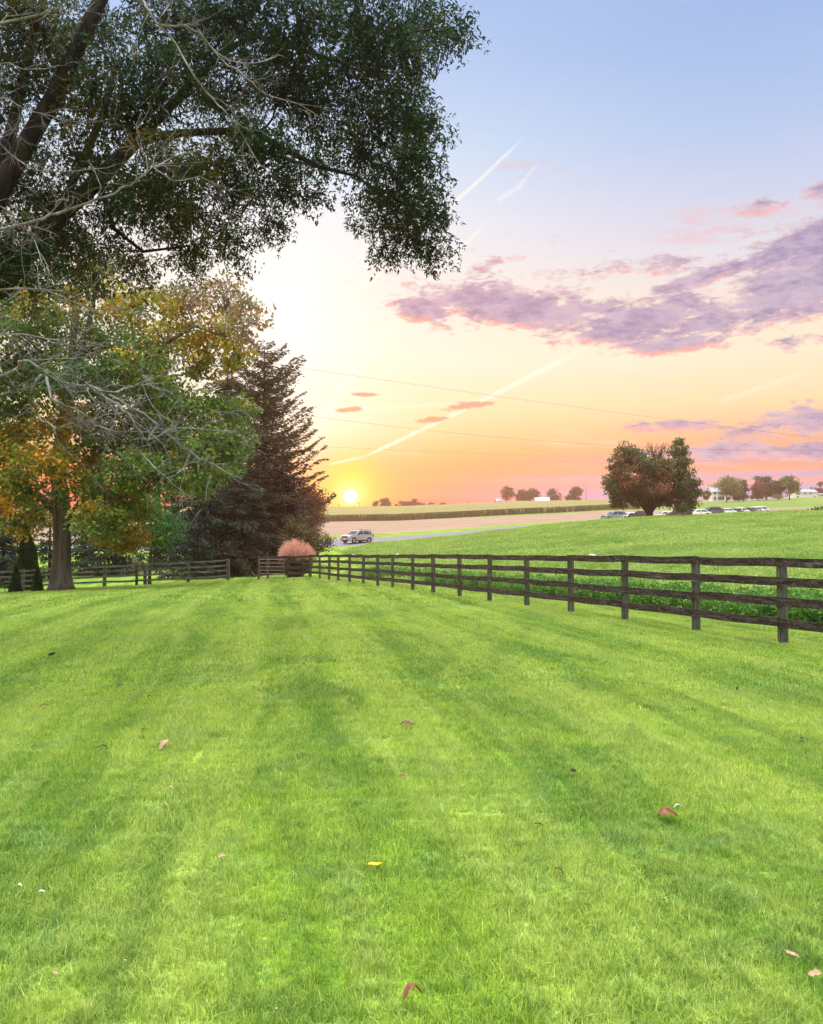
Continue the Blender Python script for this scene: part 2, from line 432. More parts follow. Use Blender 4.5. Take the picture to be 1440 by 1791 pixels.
class MB:
    """collects geometry for one mesh object"""
    def __init__(s): s.v = []; s.f = []; s.c = []; s.n = 0; s.smooth = False
    def add(s, verts, faces, col=None):
        verts = np.asarray(verts, float).reshape(-1, 3)
        s.v.append(verts); s.f.append([tuple(i + s.n for i in f) for f in faces] if not isinstance(faces, np.ndarray) else faces + s.n)
        if col is not None: s.c.append(np.broadcast_to(np.asarray(col, float), (len(verts), 3)))
        s.n += len(verts)
    def box(s, c, size, rot=None):
        hx, hy, hz = (x / 2 for x in size)
        v = np.array([(-hx,-hy,-hz),(hx,-hy,-hz),(hx,hy,-hz),(-hx,hy,-hz),(-hx,-hy,hz),(hx,-hy,hz),(hx,hy,hz),(-hx,hy,hz)])
        if rot is not None: v = v @ np.array(rot).T
        s.add(v + np.array(c), [(0,3,2,1),(4,5,6,7),(0,1,5,4),(1,2,6,5),(2,3,7,6),(3,0,4,7)])
    def tube(s, pts, radii, sides=6, cap=True):
        pts = [Vector(p) for p in pts]; k = len(pts); vs = []
        ref = Vector((.13, .27, .95))
        for i, p in enumerate(pts):
            t = (pts[min(i+1, k-1)] - pts[max(i-1, 0)])
            if t.length < 1e-9: t = Vector((0,0,1))
            t.normalize()
            a = t.cross(ref)
            if a.length < .15: a = t.cross(Vector((1,0,0)))
            a.normalize(); b = t.cross(a)
            r = radii[i] if not isinstance(radii, (int, float)) else radii
            for j in range(sides):
                an = 2 * math.pi * j / sides
                vs.append(p + (a * math.cos(an) + b * math.sin(an)) * r)
        fs = [(i*sides+j, i*sides+(j+1) % sides, (i+1)*sides+(j+1) % sides, (i+1)*sides+j) for i in range(k-1) for j in range(sides)]
        if cap:
            fs.append(tuple(range(sides))[::-1]); fs.append(tuple((k-1)*sides+j for j in range(sides)))
        s.add([tuple(v) for v in vs], fs)
    def build(s, name, mat, parent=None, smooth=False, origin=None):
        me = bpy.data.meshes.new(name)
        V = np.concatenate(s.v) if s.v else np.zeros((0, 3))
        if origin is not None: V = V - np.array(origin)
        if all(isinstance(f, np.ndarray) for f in s.f) and s.f:
            Fq = np.concatenate(s.f); k = Fq.shape[1]
            me.vertices.add(len(V)); me.vertices.foreach_set('co', V.astype(np.float32).ravel())
            me.loops.add(Fq.size); me.loops.foreach_set('vertex_index', Fq.astype(np.int32).ravel())
            me.polygons.add(len(Fq)); me.polygons.foreach_set('loop_start', np.arange(0, Fq.size, k, dtype=np.int32))
            try: me.polygons.foreach_set('loop_total', np.full(len(Fq), k, dtype=np.int32))
            except Exception: pass
            me.update(calc_edges=True)
        else:
            fl = []
            for f in s.f: fl += [tuple(int(i) for i in q) for q in f]
            me.from_pydata(V.tolist(), [], fl)
        if s.c:
            a = me.color_attributes.new('Col', 'FLOAT_COLOR', 'POINT')
            Cc = np.concatenate(s.c); a.data.foreach_set('color', np.concatenate([Cc, np.ones((len(Cc), 1))], 1).astype(np.float32).ravel())
        if smooth: me.shade_smooth()
        me.materials.append(mat)
        o = bpy.data.objects.new(name, me)
        if origin is not None and parent is None: o.location = origin
        COL.objects.link(o)
        if parent is not None: o.parent = parent
        return o

# ------------------------------------------------------------------ terrain
U_ = [430, 560, 600, 640, 700, 800, 900, 980, 1060, 1100, 1140, 1200, 1250, 1300, 1370, 1440]
TB = {
430:[(96,966),(99,965),(111,955),(117,950),(230,914),(231,914),(500,887)],
560:[(98,959),(101,957.5),(114,943),(119,938),(230,913),(231,913),(500,886)],
600:[(99,957.5),(102,956),(115,942),(120,936.5),(230,912),(231,912),(500,886)],
640:[(100,954.5),(104,953),(116,940.5),(122,935),(230,911.5),(231.5,911.5),(500,885.5)],
700:[(104,950),(108,948),(120,938.5),(126,932),(232,910.5),(233,910.5),(500,885)],
800:[(109,940),(115,938),(126,930.5),(133,925),(236,906),(239,905.5),(500,881)],
900:[(116,928),(124,926),(136,920.5),(143,917),(240,902),(250,900),(500,876.5)],
980:[(112,917),(134,918.5),(146,915.5),(153,912.5),(242,899),(262,896.5),(500,875)],
1060:[(108,909.5),(144,914.5),(156,913),(163,909),(245,893.5),(275,892),(480,874.5)],
1100:[(108,907.5),(148,914),(160,912),(167,907),(246,892.5),(285,891),(460,875)],
1140:[(108,905.5),(152,912.5),(164,911),(171,905),(247,892),(290,891),(440,876)],
1200:[(110,903.5),(160,909),(172,907),(179,902),(248,892),(252,892),(410,878)],
1250:[(112,901),(170,905.5),(182,903),(189,899.5),(250,891.5),(252,891.5),(395,877.5)],
1300:[(115,898.5),(184,904),(196,902),(203,897.5),(255,890),(257,890),(400,875.5)],
1370:[(118,895),(202,901),(214,899),(221,895),(262,888),(264,888),(420,872)],
1440:[(120,892),(216,898),(229,896),(236,892),(270,886),(272,886),(450,868.5)]}
UARR = np.array(U_, float)
DT = np.array([[q[0] for q in TB[u]] for u in U_], float)
ZT = np.array([[zof(q[1], q[0]) for q in TB[u]] for u in U_], float)
CORN_H = 1.5
for i, u in enumerate(U_):
    if u <= 1100: ZT[i, 6] -= CORN_H
    if 1060 <= u <= 1370: ZT[i, 1] += .36; ZT[i, 2] += .30; ZT[i, 3] += .12
    if u >= 980: ZT[i, 0] -= .10
FP0 = Vector((5.86, 13.07)); FP1 = Vector((-5.94, 48.7)); FDIR = (FP1 - FP0).normalized(); FN = Vector((-FDIR.y, FDIR.x)) * -1
def zlawn(x, y):
    x = np.asarray(x, float); y = np.asarray(y, float)
    a = -0.6 * np.clip((y - 8) / 40.7, 0, 1.6) ** 1.3
    w = np.clip(y / 50, 0, 1.2)
    b = 0.05 * np.clip(x + 6, -28, 0) * w
    m = .16 * np.exp(-(((x + 14.5) / 4.5) ** 2 + ((y - 27) / 3.5) ** 2))
    und = .006 * np.sin(x * 1.6 + .4 * np.sin(y * .9)) * np.sin(y * 1.1 + 1) + .014 * np.sin(x * .7 + y * .31)
    return a + b + m + und
def l1(tv):
    """depth of the clover edge beyond the fence for a ray with slope tv = x/y"""
    ox, oy = FP0.x + FN.x * 3.2, FP0.y + FN.y * 3.2
    tv = np.asarray(tv, float)
    s = (ox - oy * tv) / np.maximum(.02, (-FDIR.x + FDIR.y * tv))
    y = oy + FDIR.y * s
    y = np.where((-FDIR.x + FDIR.y * tv) < .03, 56, y)
    return np.clip(y, 4.0, 56.0)
def bounds(x, y):
    """depths and heights of all band edges for the ray through x, y -> arrays (9, N)"""
    tv = np.clip(x / np.maximum(y, .5), -1.8, 1.8)
    u = CX + F * tv
    D = [l1(tv)]; Z = [zlawn(tv * D[0], D[0])]
    for k in range(7):
        D.append(np.interp(u, UARR, DT[:, k])); Z.append(np.interp(u, UARR, ZT[:, k]))
    D.append(D[-1] + 70); Z.append(Z[-1] - .8)
    D.append(np.full_like(D[0], 690.0)); Z.append(Z[-1] - 6)
    return np.array(D), np.array(Z)
def gz(x, y):
    x = np.atleast_1d(np.asarray(x, float)); y = np.atleast_1d(np.asarray(y, float))
    D, Z = bounds(x, y)
    out = zlawn(x, y)
    for k in range(len(D) - 1):
        f = np.clip((y - D[k]) / np.maximum(D[k+1] - D[k], .01), 0, 1)
        z = Z[k] + (Z[k+1] - Z[k]) * f
        out = np.where(y > D[k], z, out)
    amp = np.clip((y - D[0]) / 12, 0, 1) * np.clip((D[1] - y) / 12, 0, 1)
    out = out + amp * (.10 * np.sin(x * .31 + 1.3 * np.sin(y * .13)) + .08 * np.sin(y * .43 + x * .17))
    return out
def g1(x, y): return float(gz(x, y)[0])

ucols = np.concatenate([np.arange(-1800, -200, 80), np.arange(-200, 1640, 12), np.arange(1640, 3300, 80)]).astype(float)
tcols = (ucols - CX) / F
def band(name, ka, kb, rows, mat, cols=None, geo=False, lift=0.0, kind='structure'):
    tt = tcols if cols is None else tcols[cols]
    D, Z = bounds(tt * 100, np.full_like(tt, 100.0))
    a = D[ka]; b = D[kb]
    fr = np.linspace(0, 1, rows + 1)
    Yg = (a[None] * (b / a)[None] ** fr[:, None]) if geo else a[None] + (b - a)[None] * fr[:, None]
    Xg = tt[None] * Yg
    eps = 1e-4
    Yc = np.clip(Yg, a[None] + eps, b[None] - eps)
    Zg = gz((tt[None] * Yc).ravel(), Yc.ravel()).reshape(Yg.shape) + lift
    R, Cn = Yg.shape
    idx = np.arange(R * Cn).reshape(R, Cn)
    q = np.stack([idx[:-1, :-1], idx[:-1, 1:], idx[1:, 1:], idx[1:, :-1]], -1).reshape(-1, 4)
    mb = MB(); mb.add(np.stack([Xg, Yg, Zg], -1).reshape(-1, 3), q)
    o = mb.build(name, mat, smooth=True)
    if kind: o['kind'] = kind
    return o, Xg, Yg, Zg
# lawn sheet: from behind the camera to the clover edge
D, Z = bounds(tcols * 100, np.full_like(tcols, 100.0))
yn = 1.2
rows = 150
fr = np.linspace(0, 1, rows + 1)
Yg = yn * (D[0][None] / yn) ** fr[:, None]
Xg = tcols[None] * Yg
back = []
for yb, spread in ((-3, 5.5), (-30, 30)):
    back.append((tcols * spread * 1.2 + tcols * yn, np.full_like(tcols, yb)))
Xa = np.concatenate([back[1][0][None], back[0][0][None], Xg]); Ya = np.concatenate([back[1][1][None], back[0][1][None], Yg])
Zs = np.where(Ya <= D[0][None] - 1e-6, zlawn(Xa, Ya), Z[0][None])
R, Cn = Ya.shape; idx = np.arange(R * Cn).reshape(R, Cn)
q = np.stack([idx[:-1, :-1], idx[:-1, 1:], idx[1:, 1:], idx[1:, :-1]], -1).reshape(-1, 4)
mb = MB(); mb.add(np.stack([Xa, Ya, Zs], -1).reshape(-1, 3), q)
lawn = mb.build('lawn', M['lawn'], smooth=True); lawn['kind'] = 'structure'

iu = int(np.argmin(abs(ucols - 628)))
nC = len(ucols)
band('verge', 0, 1, 40, M['lawn'], cols=slice(0, iu + 1), geo=True)
band('clover_field_ground', 0, 1, 90, M['clover_ground'], cols=slice(iu, nC), geo=True)
band('road_bank', 1, 2, 6, M['verge'])
band('road', 2, 3, 4, M['road'])
band('field_verge', 3, 4, 4, M['verge'])
band('soybean_field', 4, 5, 30, M['soy'])
band('meadow_strip', 5, 6, 6, M['far_grass'])
iq = int(np.argmin(abs(ucols - 1124)))
band('hill', 6, 8, 40, M['far_grass'], kind='structure')
band('horizon_land', 8, 9, 10, M['far_grass'])

# corn stands on the left part of the hill
tt = tcols[:iq + 1]
D, Z = bounds(tt * 100, np.full_like(tt, 100.0))
R = 60; fr = np.linspace(0, 1, R + 1)
Yg = D[6][None] + (D[7] + 14 - D[6])[None] * (fr[:, None] ** 1.5); Xg = tt[None] * Yg
Zg = gz(Xg.ravel(), Yg.ravel()).reshape(Yg.shape) + CORN_H + RNG.normal(0, .10, Yg.shape)
X0, Y0 = Xg[0], Yg[0] - .05; Z0 = gz(X0, Y0)
Xc = np.concatenate([X0[None], Xg]); Yc = np.concatenate([Y0[None], Yg]); Zc = np.concatenate([Z0[None], Zg])
Rn, Cn = Xc.shape; idx = np.arange(Rn * Cn).reshape(Rn, Cn)
q = np.stack([idx[:-1, :-1], idx[:-1, 1:], idx[1:, 1:], idx[1:, :-1]], -1).reshape(-1, 4)
mb = MB(); mb.add(np.stack([Xc, Yc, Zc], -1).reshape(-1, 3), q)
corn = mb.build('corn_field', M['corn_top']); tag(corn, 'tall dry corn crop covering the hill left of the lone tree', 'corn field', kind='stuff')
n = 26000
uu = RNG.uniform(300, 1118, n); tv = (uu - CX) / F
Dn, Zn = bounds(tv * 100, np.full_like(tv, 100.0))
yy = Dn[6] - .2 + RNG.exponential(2.5, n); xx = tv * yy; zz = gz(xx, yy)
h = RNG.uniform(1.2, 1.9, n); w = RNG.uniform(.08, .22, n); lean = RNG.normal(0, .15, (n, 2))
v = np.empty((n, 4, 3))
v[:, 0] = np.stack([xx - w, yy, zz], -1); v[:, 1] = np.stack([xx + w, yy + .1, zz], -1)
v[:, 2] = np.stack([xx + w * .4 + lean[:, 0], yy + lean[:, 1], zz + h], -1); v[:, 3] = np.stack([xx - w * .6 + lean[:, 0], yy + lean[:, 1], zz + h * .9], -1)
mb = MB(); mb.add(v.reshape(-1, 3), np.arange(4 * n).reshape(n, 4))
o = mb.build('corn_stalks', M['corn_leaf'], parent=corn); o['kind'] = 'stuff'

# ------------------------------------------------------------------ grass and clover (instanced patches, one object each)
def patch_mesh(name, size, nblade, hmin, hmax, wmin, wmax, mat, lean=.45):
    n = nblade
    x = RNG.uniform(-size * .54, size * .54, n); y = RNG.uniform(-size * .54, size * .54, n)
    a = RNG.uniform(0, 2 * np.pi, n); h = RNG.uniform(hmin, hmax, n) * (0.75 + .5 * RNG.random(n)) * (1 + .32 * np.sin(x * 31 + 2 * np.sin(y * 17)) * np.sin(y * 27 + 1.5 * np.sin(x * 13))); w = RNG.uniform(wmin, wmax, n)
    b = RNG.uniform(0, 2 * np.pi, n); L = np.abs(RNG.normal(0, lean, n)) * h
    dxy = np.stack([np.cos(b), np.sin(b)], -1); sx = np.stack([np.cos(a), np.sin(a)], -1)
    V = np.zeros((n, 6, 3))
    base = np.stack([x, y], -1)
    for k, (f, ww) in enumerate(((0, 1.0), (.5, .85), (1.0, .12))):
        c = base + dxy * (L * f ** 2)[:, None]
        V[:, 2*k, :2] = c - sx * (w * ww / 2)[:, None]; V[:, 2*k+1, :2] = c + sx * (w * ww / 2)[:, None]
        V[:, 2*k, 2] = V[:, 2*k+1, 2] = h * f * (1 - .25 * f * (L / h)) - (.006 if k == 0 else 0)
    i0 = np.arange(n)[:, None] * 6
    q = np.concatenate([i0 + np.array([[0, 1, 3, 2]]), i0 + np.array([[2, 3, 5, 4]])])
    mb = MB(); mb.add(V.reshape(-1, 3), q)
    o = mb.build(name, mat); COL.objects.unlink(o); return o
def leafy_patch(name, size, n, H, L, mat):
    x = RNG.uniform(-size * .54, size * .54, n); y = RNG.uniform(-size * .54, size * .54, n)
    bump = .72 + .28 * np.sin(x * 9 + 2 * np.sin(y * 7)) * np.sin(y * 8)
    z = H * bump * RNG.random(n) ** .45
    c = np.stack([x, y, z], -1)
    V, q = leaf_quads(c, RNG.normal(0, 1, (n, 3)) + np.array([0, 0, .8]), RNG.uniform(.7, 1.3, n) * L, RNG.uniform(.45, .7, n) * L)
    mb = MB(); mb.add(V, q); o = mb.build(name, mat); COL.objects.unlink(o); return o
def leaf_quads(c, d, L, W, tilt=1.0):
    n = len(c); d = d / np.maximum(np.linalg.norm(d, axis=1, keepdims=True), 1e-6)
    r = RNG.normal(0, 1, (n, 3)); s = np.cross(d, r); s /= np.maximum(np.linalg.norm(s, axis=1, keepdims=True), 1e-6)
    L = np.broadcast_to(L, (n,))[:, None]; W = np.broadcast_to(W, (n,))[:, None]
    nn = np.cross(d, s)
    V = np.empty((n, 4, 3)); V[:, 0] = c - d * L / 2; V[:, 2] = c + d * L / 2
    V[:, 1] = c - s * W / 2 + nn * W * .15 - d * L * .06; V[:, 3] = c + s * W / 2 + nn * W * .15 - d * L * .06
    return V.reshape(-1, 3), np.arange(4 * n).reshape(n, 4)

def scatter_object(name, label, cat, srcs, P, yaw, scl, tilt=False):
    """ONE stuff object: points + geometry nodes that put one of the source patches on every point"""
    c = bpy.data.collections.new(name + '_sources')
    for o in srcs: c.objects.link(o)
    n = len(P); me = bpy.data.meshes.new(name); me.vertices.add(n)
    me.vertices.foreach_set('co', P.astype(np.float32).ravel())
    rot = np.zeros((n, 3))
    if tilt:
        e = .6
        gx = (gz(P[:, 0] + e, P[:, 1]) - gz(P[:, 0] - e, P[:, 1])) / (2 * e); gy = (gz(P[:, 0], P[:, 1] + e) - gz(P[:, 0], P[:, 1] - e)) / (2 * e)
        for i in range(n):
            nrm = Vector((-gx[i], -gy[i], 1)).normalized()
            qq = nrm.to_track_quat('Z', 'Y') if nrm.xy.length > 1e-6 else Euler((0, 0, 0)).to_quaternion()
            qq = Vector((0, 0, 1)).rotation_difference(nrm) @ Euler((0, 0, yaw[i])).to_quaternion()
            rot[i] = qq.to_euler()
    else: rot[:, 2] = yaw
    a = me.attributes.new('rot', 'FLOAT_VECTOR', 'POINT'); a.data.foreach_set('vector', rot.astype(np.float32).ravel())
    a = me.attributes.new('scl', 'FLOAT', 'POINT'); a.data.foreach_set('value', scl.astype(np.float32))
    a = me.attributes.new('idx', 'INT', 'POINT'); a.data.foreach_set('value', RNG.integers(0, len(srcs), n).astype(np.int32))
    o = bpy.data.objects.new(name, me); COL.objects.link(o)
    ng = bpy.data.node_groups.new(name + '_nodes', 'GeometryNodeTree')
    ng.interface.new_socket(name='Geometry', in_out='INPUT', socket_type='NodeSocketGeometry')
    ng.interface.new_socket(name='Geometry', in_out='OUTPUT', socket_type='NodeSocketGeometry')
    N = ng.nodes; gi = N.new('NodeGroupInput'); go = N.new('NodeGroupOutput')
    ci = N.new('GeometryNodeCollectionInfo'); ci.inputs['Collection'].default_value = c
    ci.inputs['Separate Children'].default_value = True; ci.inputs['Reset Children'].default_value = True
    ip = N.new('GeometryNodeInstanceOnPoints'); ip.inputs['Pick Instance'].default_value = True
    def na(nm, t):
        x = N.new('GeometryNodeInputNamedAttribute'); x.data_type = t; x.inputs['Name'].default_value = nm; return x
    l = ng.links.new
    l(gi.outputs[0], ip.inputs['Points']); l(ci.outputs[0], ip.inputs['Instance'])
    l(na('idx', 'INT').outputs[0], ip.inputs['Instance Index'])
    er = N.new('FunctionNodeEulerToRotation'); l(na('rot', 'FLOAT_VECTOR').outputs[0], er.inputs[0]); l(er.outputs[0], ip.inputs['Rotation'])
    l(na('scl', 'FLOAT').outputs[0], ip.inputs['Scale'])
    l(ip.outputs[0], go.inputs[0])
    md = o.modifiers.new('scatter', 'NODES'); md.node_group = ng
    tag(o, label, cat, kind='stuff'); return o
def zone_points(step, ymin, ymax, cond, jitter=.35, margin=1.35):
    xs = []
    y = ymin
    G = []
    ny = int((ymax - ymin) / step) + 1
    for j in range(ny):
        y = ymin + (j + .5) * step
        half = (.5 * y + .4) * margin
        nx = int(2 * half / step) + 1
        x = (np.arange(nx) - nx / 2 + .5) * step
        G.append(np.stack([x, np.full(nx, y)], -1))
    G = np.concatenate(G); G = G + RNG.uniform(-jitter, jitter, G.shape) * step
    G = G[cond(G[:, 0], G[:, 1])]
    return np.stack([G[:, 0], G[:, 1], gz(G[:, 0], G[:, 1])], -1)
def on_lawn(x, y): return y < bounds(x, y)[0][0] - .15
nearp = [patch_mesh('blade_patch', .5, 4200, .016, .046, .0018, .0036, M['grass'], .7) for _ in range(5)]
midp = [patch_mesh('blade_patch_mid', 1.0, 5200, .018, .044, .0045, .008, M['grass'], .6) for _ in range(4)]
farp = [patch_mesh('blade_patch_far', 2.0, 3600, .03, .055, .016, .026, M['grass'], .5) for _ in range(4)]
Pn = zone_points(.40, 2.0, 8.4, on_lawn, .2); Pm = zone_points(.80, 8.0, 24, on_lawn, .2); Pf = zone_points(1.6, 23, 56, on_lawn, .2, margin=1.25)
def tuft_mesh(name, n, R0, h0, h1, mat):
    a = RNG.uniform(0, 6.283, n); r = np.abs(RNG.normal(0, R0 * .5, n)); h = RNG.uniform(h0, h1, n) * np.exp(-(r / R0) ** 2 * .5)
    w = RNG.uniform(.002, .0042, n); o = np.stack([np.cos(a), np.sin(a)], -1); b = o * r[:, None]; ln = (.3 + r / R0) * h * .6
    sx = np.stack([-np.sin(a + RNG.normal(0, .8, n)), np.cos(a)], -1); V = np.zeros((n, 6, 3))
    for k, (f, ww) in enumerate(((0, 1.0), (.55, .8), (1.0, .1))):
        c = b + o * (ln * f ** 2)[:, None]
        V[:, 2*k, :2] = c - sx * (w * ww / 2)[:, None]; V[:, 2*k+1, :2] = c + sx * (w * ww / 2)[:, None]; V[:, 2*k:2*k+2, 2] = (h * f * (1 - .2 * f))[:, None] - .004
    i0 = np.arange(n)[:, None] * 6
    q = np.concatenate([i0 + np.array([[0, 1, 3, 2]]), i0 + np.array([[2, 3, 5, 4]])]); mb = MB(); mb.add(V.reshape(-1, 3), q)
    t = mb.build(name, mat); COL.objects.unlink(t); return t
tufts = [tuft_mesh('tuft', 200, .075, .030, .056, M['grass']) for _ in range(3)]
srcs = nearp + midp + farp + tufts
for i, s_ in enumerate(srcs): s_.name = 'patch_%02d' % i
def rand_lawn(n, y0, y1):
    y = y0 * (y1 / y0) ** RNG.random(n); x = RNG.uniform(-.62, .62, n) * y
    k = on_lawn(x, y); x, y = x[k], y[k]; return np.stack([x, y, gz(x, y)], -1)
Pt = rand_lawn(900, 2.2, 16)
c_all = np.concatenate([Pn, Pm, Pf, Pt])
kindx = np.concatenate([RNG.integers(0, 5, len(Pn)), RNG.integers(5, 9, len(Pm)), RNG.integers(9, 13, len(Pf)), RNG.integers(13, 16, len(Pt))])
# tuft height varies in clumps over the lawn
hs = 1 + .28 * np.sin(c_all[:, 0] * 2.3 + 1.1 * np.sin(c_all[:, 1] * 1.7)) * np.sin(c_all[:, 1] * 1.9 + .7) + RNG.normal(0, .12, len(c_all))
grass = scatter_object('grass', 'short mown bright green grass blades covering the lawn', 'grass', srcs, c_all, RNG.integers(0, 4, len(c_all)) * (math.pi / 2) + RNG.uniform(-.18, .18, len(c_all)), np.clip(hs, .85, 1.4), tilt=True)
grass.data.attributes['idx'].data.foreach_set('value', kindx.astype(np.int32))

def in_clover(x, y):
    D, Z = bounds(x, y); u = CX + F * x / y
    return (y > D[0] + .7) & (y < D[1] + 2) & (u > 632)
cl1 = [leafy_patch('clover_patch', 1.2, 2300, .52, .055, M['clover']) for _ in range(4)]
cl2 = [leafy_patch('clover_patch_far', 3.0, 3600, .36, .10, M['clover']) for _ in range(4)]
cl3 = [leafy_patch('clover_edge', .9, 1500, .62, .075, M['edge_shade_leaf']) for _ in range(3)]
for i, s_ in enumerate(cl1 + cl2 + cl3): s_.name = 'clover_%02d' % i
Q1 = zone_points(1.1, 9, 40, in_clover, margin=1.3); Q2 = zone_points(2.7, 39, 122, in_clover, margin=1.15)
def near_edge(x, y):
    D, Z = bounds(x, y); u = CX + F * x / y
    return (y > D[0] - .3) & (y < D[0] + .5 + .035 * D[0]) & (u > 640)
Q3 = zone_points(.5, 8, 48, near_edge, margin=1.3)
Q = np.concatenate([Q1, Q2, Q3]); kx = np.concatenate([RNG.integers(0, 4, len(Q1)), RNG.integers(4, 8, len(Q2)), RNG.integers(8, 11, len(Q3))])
cl = scatter_object('clover_plants', 'leafy knee high bright green clover crop beyond the dark fence', 'clover', cl1 + cl2 + cl3, Q, RNG.uniform(0, 6.28, len(Q)),
                    np.clip(RNG.normal(1, .12, len(Q)), .7, 1.3), tilt=True)
cl.data.attributes['idx'].data.foreach_set('value', kx.astype(np.int32))

# ------------------------------------------------------------------ trees
def jit(p, s): return Vector((p[0] + random.gauss(0, s), p[1] + random.gauss(0, s), p[2] + random.gauss(0, s)))
def curve_pts(a, b, n, wob, sag=0.0, rise=0.0):
    a = Vector(a); b = Vector(b); L = (b - a).length; out = []
    o1 = Vector((random.gauss(0, 1), random.gauss(0, 1), random.gauss(0, 1))) * wob * L
    o2 = Vector((random.gauss(0, 1), random.gauss(0, 1), random.gauss(0, 1))) * wob * .6 * L
    for i in range(n + 1):
        t = i / n
        p = a.lerp(b, t) + o1 * math.sin(math.pi * t) + o2 * math.sin(2 * math.pi * t)
        p.z += rise * L * math.sin(math.pi * t) - sag * L * t * (1 - t)
        out.append(p)
    return out
def px_r(r, d): return r * d / F

def broadleaf(name, label, cat, base, trunk_pts, trunk_r, blobs, leafL, per_clump, clump_sig, palettes, bark, leaf_w=.42, group=None, compound=0,
              lead=.03, droop=.35, branch_from=None, clump_density=1.0, limbs=(), twig_r=None, sides=8, attach=None):
    """blobs: (centre Vector, radii (x,y,z), number of clumps, palette key)"""
    root = empty(name, base)
    B = Vector(base)
    tr = MB()
    tr.tube([Vector(p) - B for p in trunk_pts], trunk_r, 14 if sides >= 8 else 7)
    nodes = [(Vector(p), r) for p, r in zip(trunk_pts, trunk_r)][(1 if len(trunk_pts) > 2 else 0):]
    for lp, lr in limbs:
        tr.tube([Vector(p) - B for p in lp], lr, 9)
        nodes += [(Vector(p), r) for p, r in zip(lp, lr)][1:]
    if attach: nodes = [nd for nd in nodes if attach(nd[0])]
    lv = MB(); br = tr
    cs = []; cols = []; cdir = []
    for (c, r, nc, pal) in sorted(blobs, key=lambda b: (b[0] - Vector(trunk_pts[len(trunk_pts)//2])).length):
        c = Vector(c)
        nd = min(nodes, key=lambda q: (q[0] - c).length + max(0, q[0].z - c.z) * 1.2)
        path = curve_pts(nd[0], c, 6, .05, rise=.06)
        r0 = min(nd[1] * .8, max(lead, (c - nd[0]).length * .022)); rr = [r0 * (1 - .75 * i / 6) for i in range(7)]
        tr.tube([p - B for p in path], rr, 6)
        nodes += [(p, q) for p, q in zip(path[2:], rr[2:])]
        nc = max(3, int(nc * clump_density))
        for k in range(nc):
            dv = Vector((random.gauss(0, 1), random.gauss(0, 1), random.gauss(0, 1))).normalized() * (random.random() ** .42)
            q = c + Vector((dv.x * r[0], dv.y * r[1], dv.z * r[2]))
            if k % 2 == 0:
                s = path[random.choice((3, 4, 5, 6))]
                cp = curve_pts(s, q, 4, .07, rise=.05); tw = twig_r or r0 * .3
                br.tube([p - B for p in cp], [tw, tw * .8, tw * .6, tw * .45, tw * .3], 4, cap=False)
            cs.append(q - B); pl = palettes[pal]
            w = [p[1] for p in pl]; base_c = random.choices([p[0] for p in pl], w)[0]
            cols.append(base_c); out = (q - c); out.z -= .4 * out.length
            cdir.append(out.normalized() if out.length > 1e-4 else Vector((0, 0, -1)))
    cs = np.array([tuple(x) for x in cs]); cols = np.array(cols); cdir = np.array([tuple(x) for x in cdir])
    n = len(cs); m = per_clump
    sz = RNG.uniform(.65, 1.35, n)
    def ball(k):
        g = RNG.normal(0, 1, (n, k, 3)); g /= np.linalg.norm(g, axis=2, keepdims=True)
        return g * (RNG.random((n, k, 1)) ** .5) * 1.75
    if compound:
        mr = max(2, m // compound); m = mr * compound
        off = ball(mr) * np.array([1, 1, .7]) * clump_sig * sz[:, None, None]
        rc = (cs[:, None, :] + off).reshape(-1, 3); nr = len(rc)
        rd = RNG.normal(0, 1, (nr, 3)) * .7 + np.repeat(cdir, mr, 0) * .6 + np.array([0, 0, -droop]); rd /= np.linalg.norm(rd, axis=1, keepdims=True)
        sd = np.cross(rd, RNG.normal(0, 1, (nr, 3))); sd /= np.linalg.norm(sd, axis=1, keepdims=True)
        C_ = np.empty((nr, compound, 3)); d = np.empty((nr, compound, 3)); RL = leafL * 2.6
        for j in range(compound):
            if j == compound - 1: t_, sg = 1.0, 0.0
            else: t_, sg = .15 + .75 * (j // 2) / max(1, (compound - 1) // 2 - 1), (1 if j % 2 else -1)
            dj = rd * (.75 if sg else 1.0) + sd * sg * .8 + RNG.normal(0, .12, (nr, 3)) + np.array([0, 0, -.12])
            dj /= np.linalg.norm(dj, axis=1, keepdims=True)
            d[:, j] = dj; C_[:, j] = rc + rd * RL * (t_ - .5) + dj * leafL * .45
        C_ = C_.reshape(-1, 3); d = d.reshape(-1, 3)
    else:
        off = ball(m) * np.array([1, 1, .62]) * clump_sig * sz[:, None, None]
        C_ = (cs[:, None, :] + off).reshape(-1, 3)
        d = RNG.normal(0, 1, (n * m, 3)) * .8 + np.repeat(cdir, m, 0) * .5 + np.array([0, 0, -droop])
    L = RNG.uniform(.7, 1.25, n * m) * leafL
    V, q = leaf_quads(C_, d, L, L * leaf_w)
    cc = np.repeat(cols, m, 0) * RNG.uniform(.65, 1.35, (n * m, 1)) * (1 + RNG.normal(0, .07, (n * m, 3)))
    lv.add(V, q, np.repeat(np.clip(cc, .003, .9), 4, 0))
    tr.build('trunk', bark, parent=root, smooth=True)
    crown = lv.build('crown', M['tree_leaf'], parent=root)
    tag(root, label, cat, group)
    return root
def blobs_px(rows, d, depth_f=1.0, jitter=0.0, dens=1.0):
    out = []
    for row in rows:
        u, v, ru, rv, nc, pal = row[:6]
        dd = d + (row[6] if len(row) > 6 else random.uniform(-1, 1) * jitter)
        out.append((pt(u, v, dd), (px_r(ru, dd), px_r((ru + rv) / 2, dd) * depth_f, px_r(rv, dd)), nc * dens, pal))
    return out

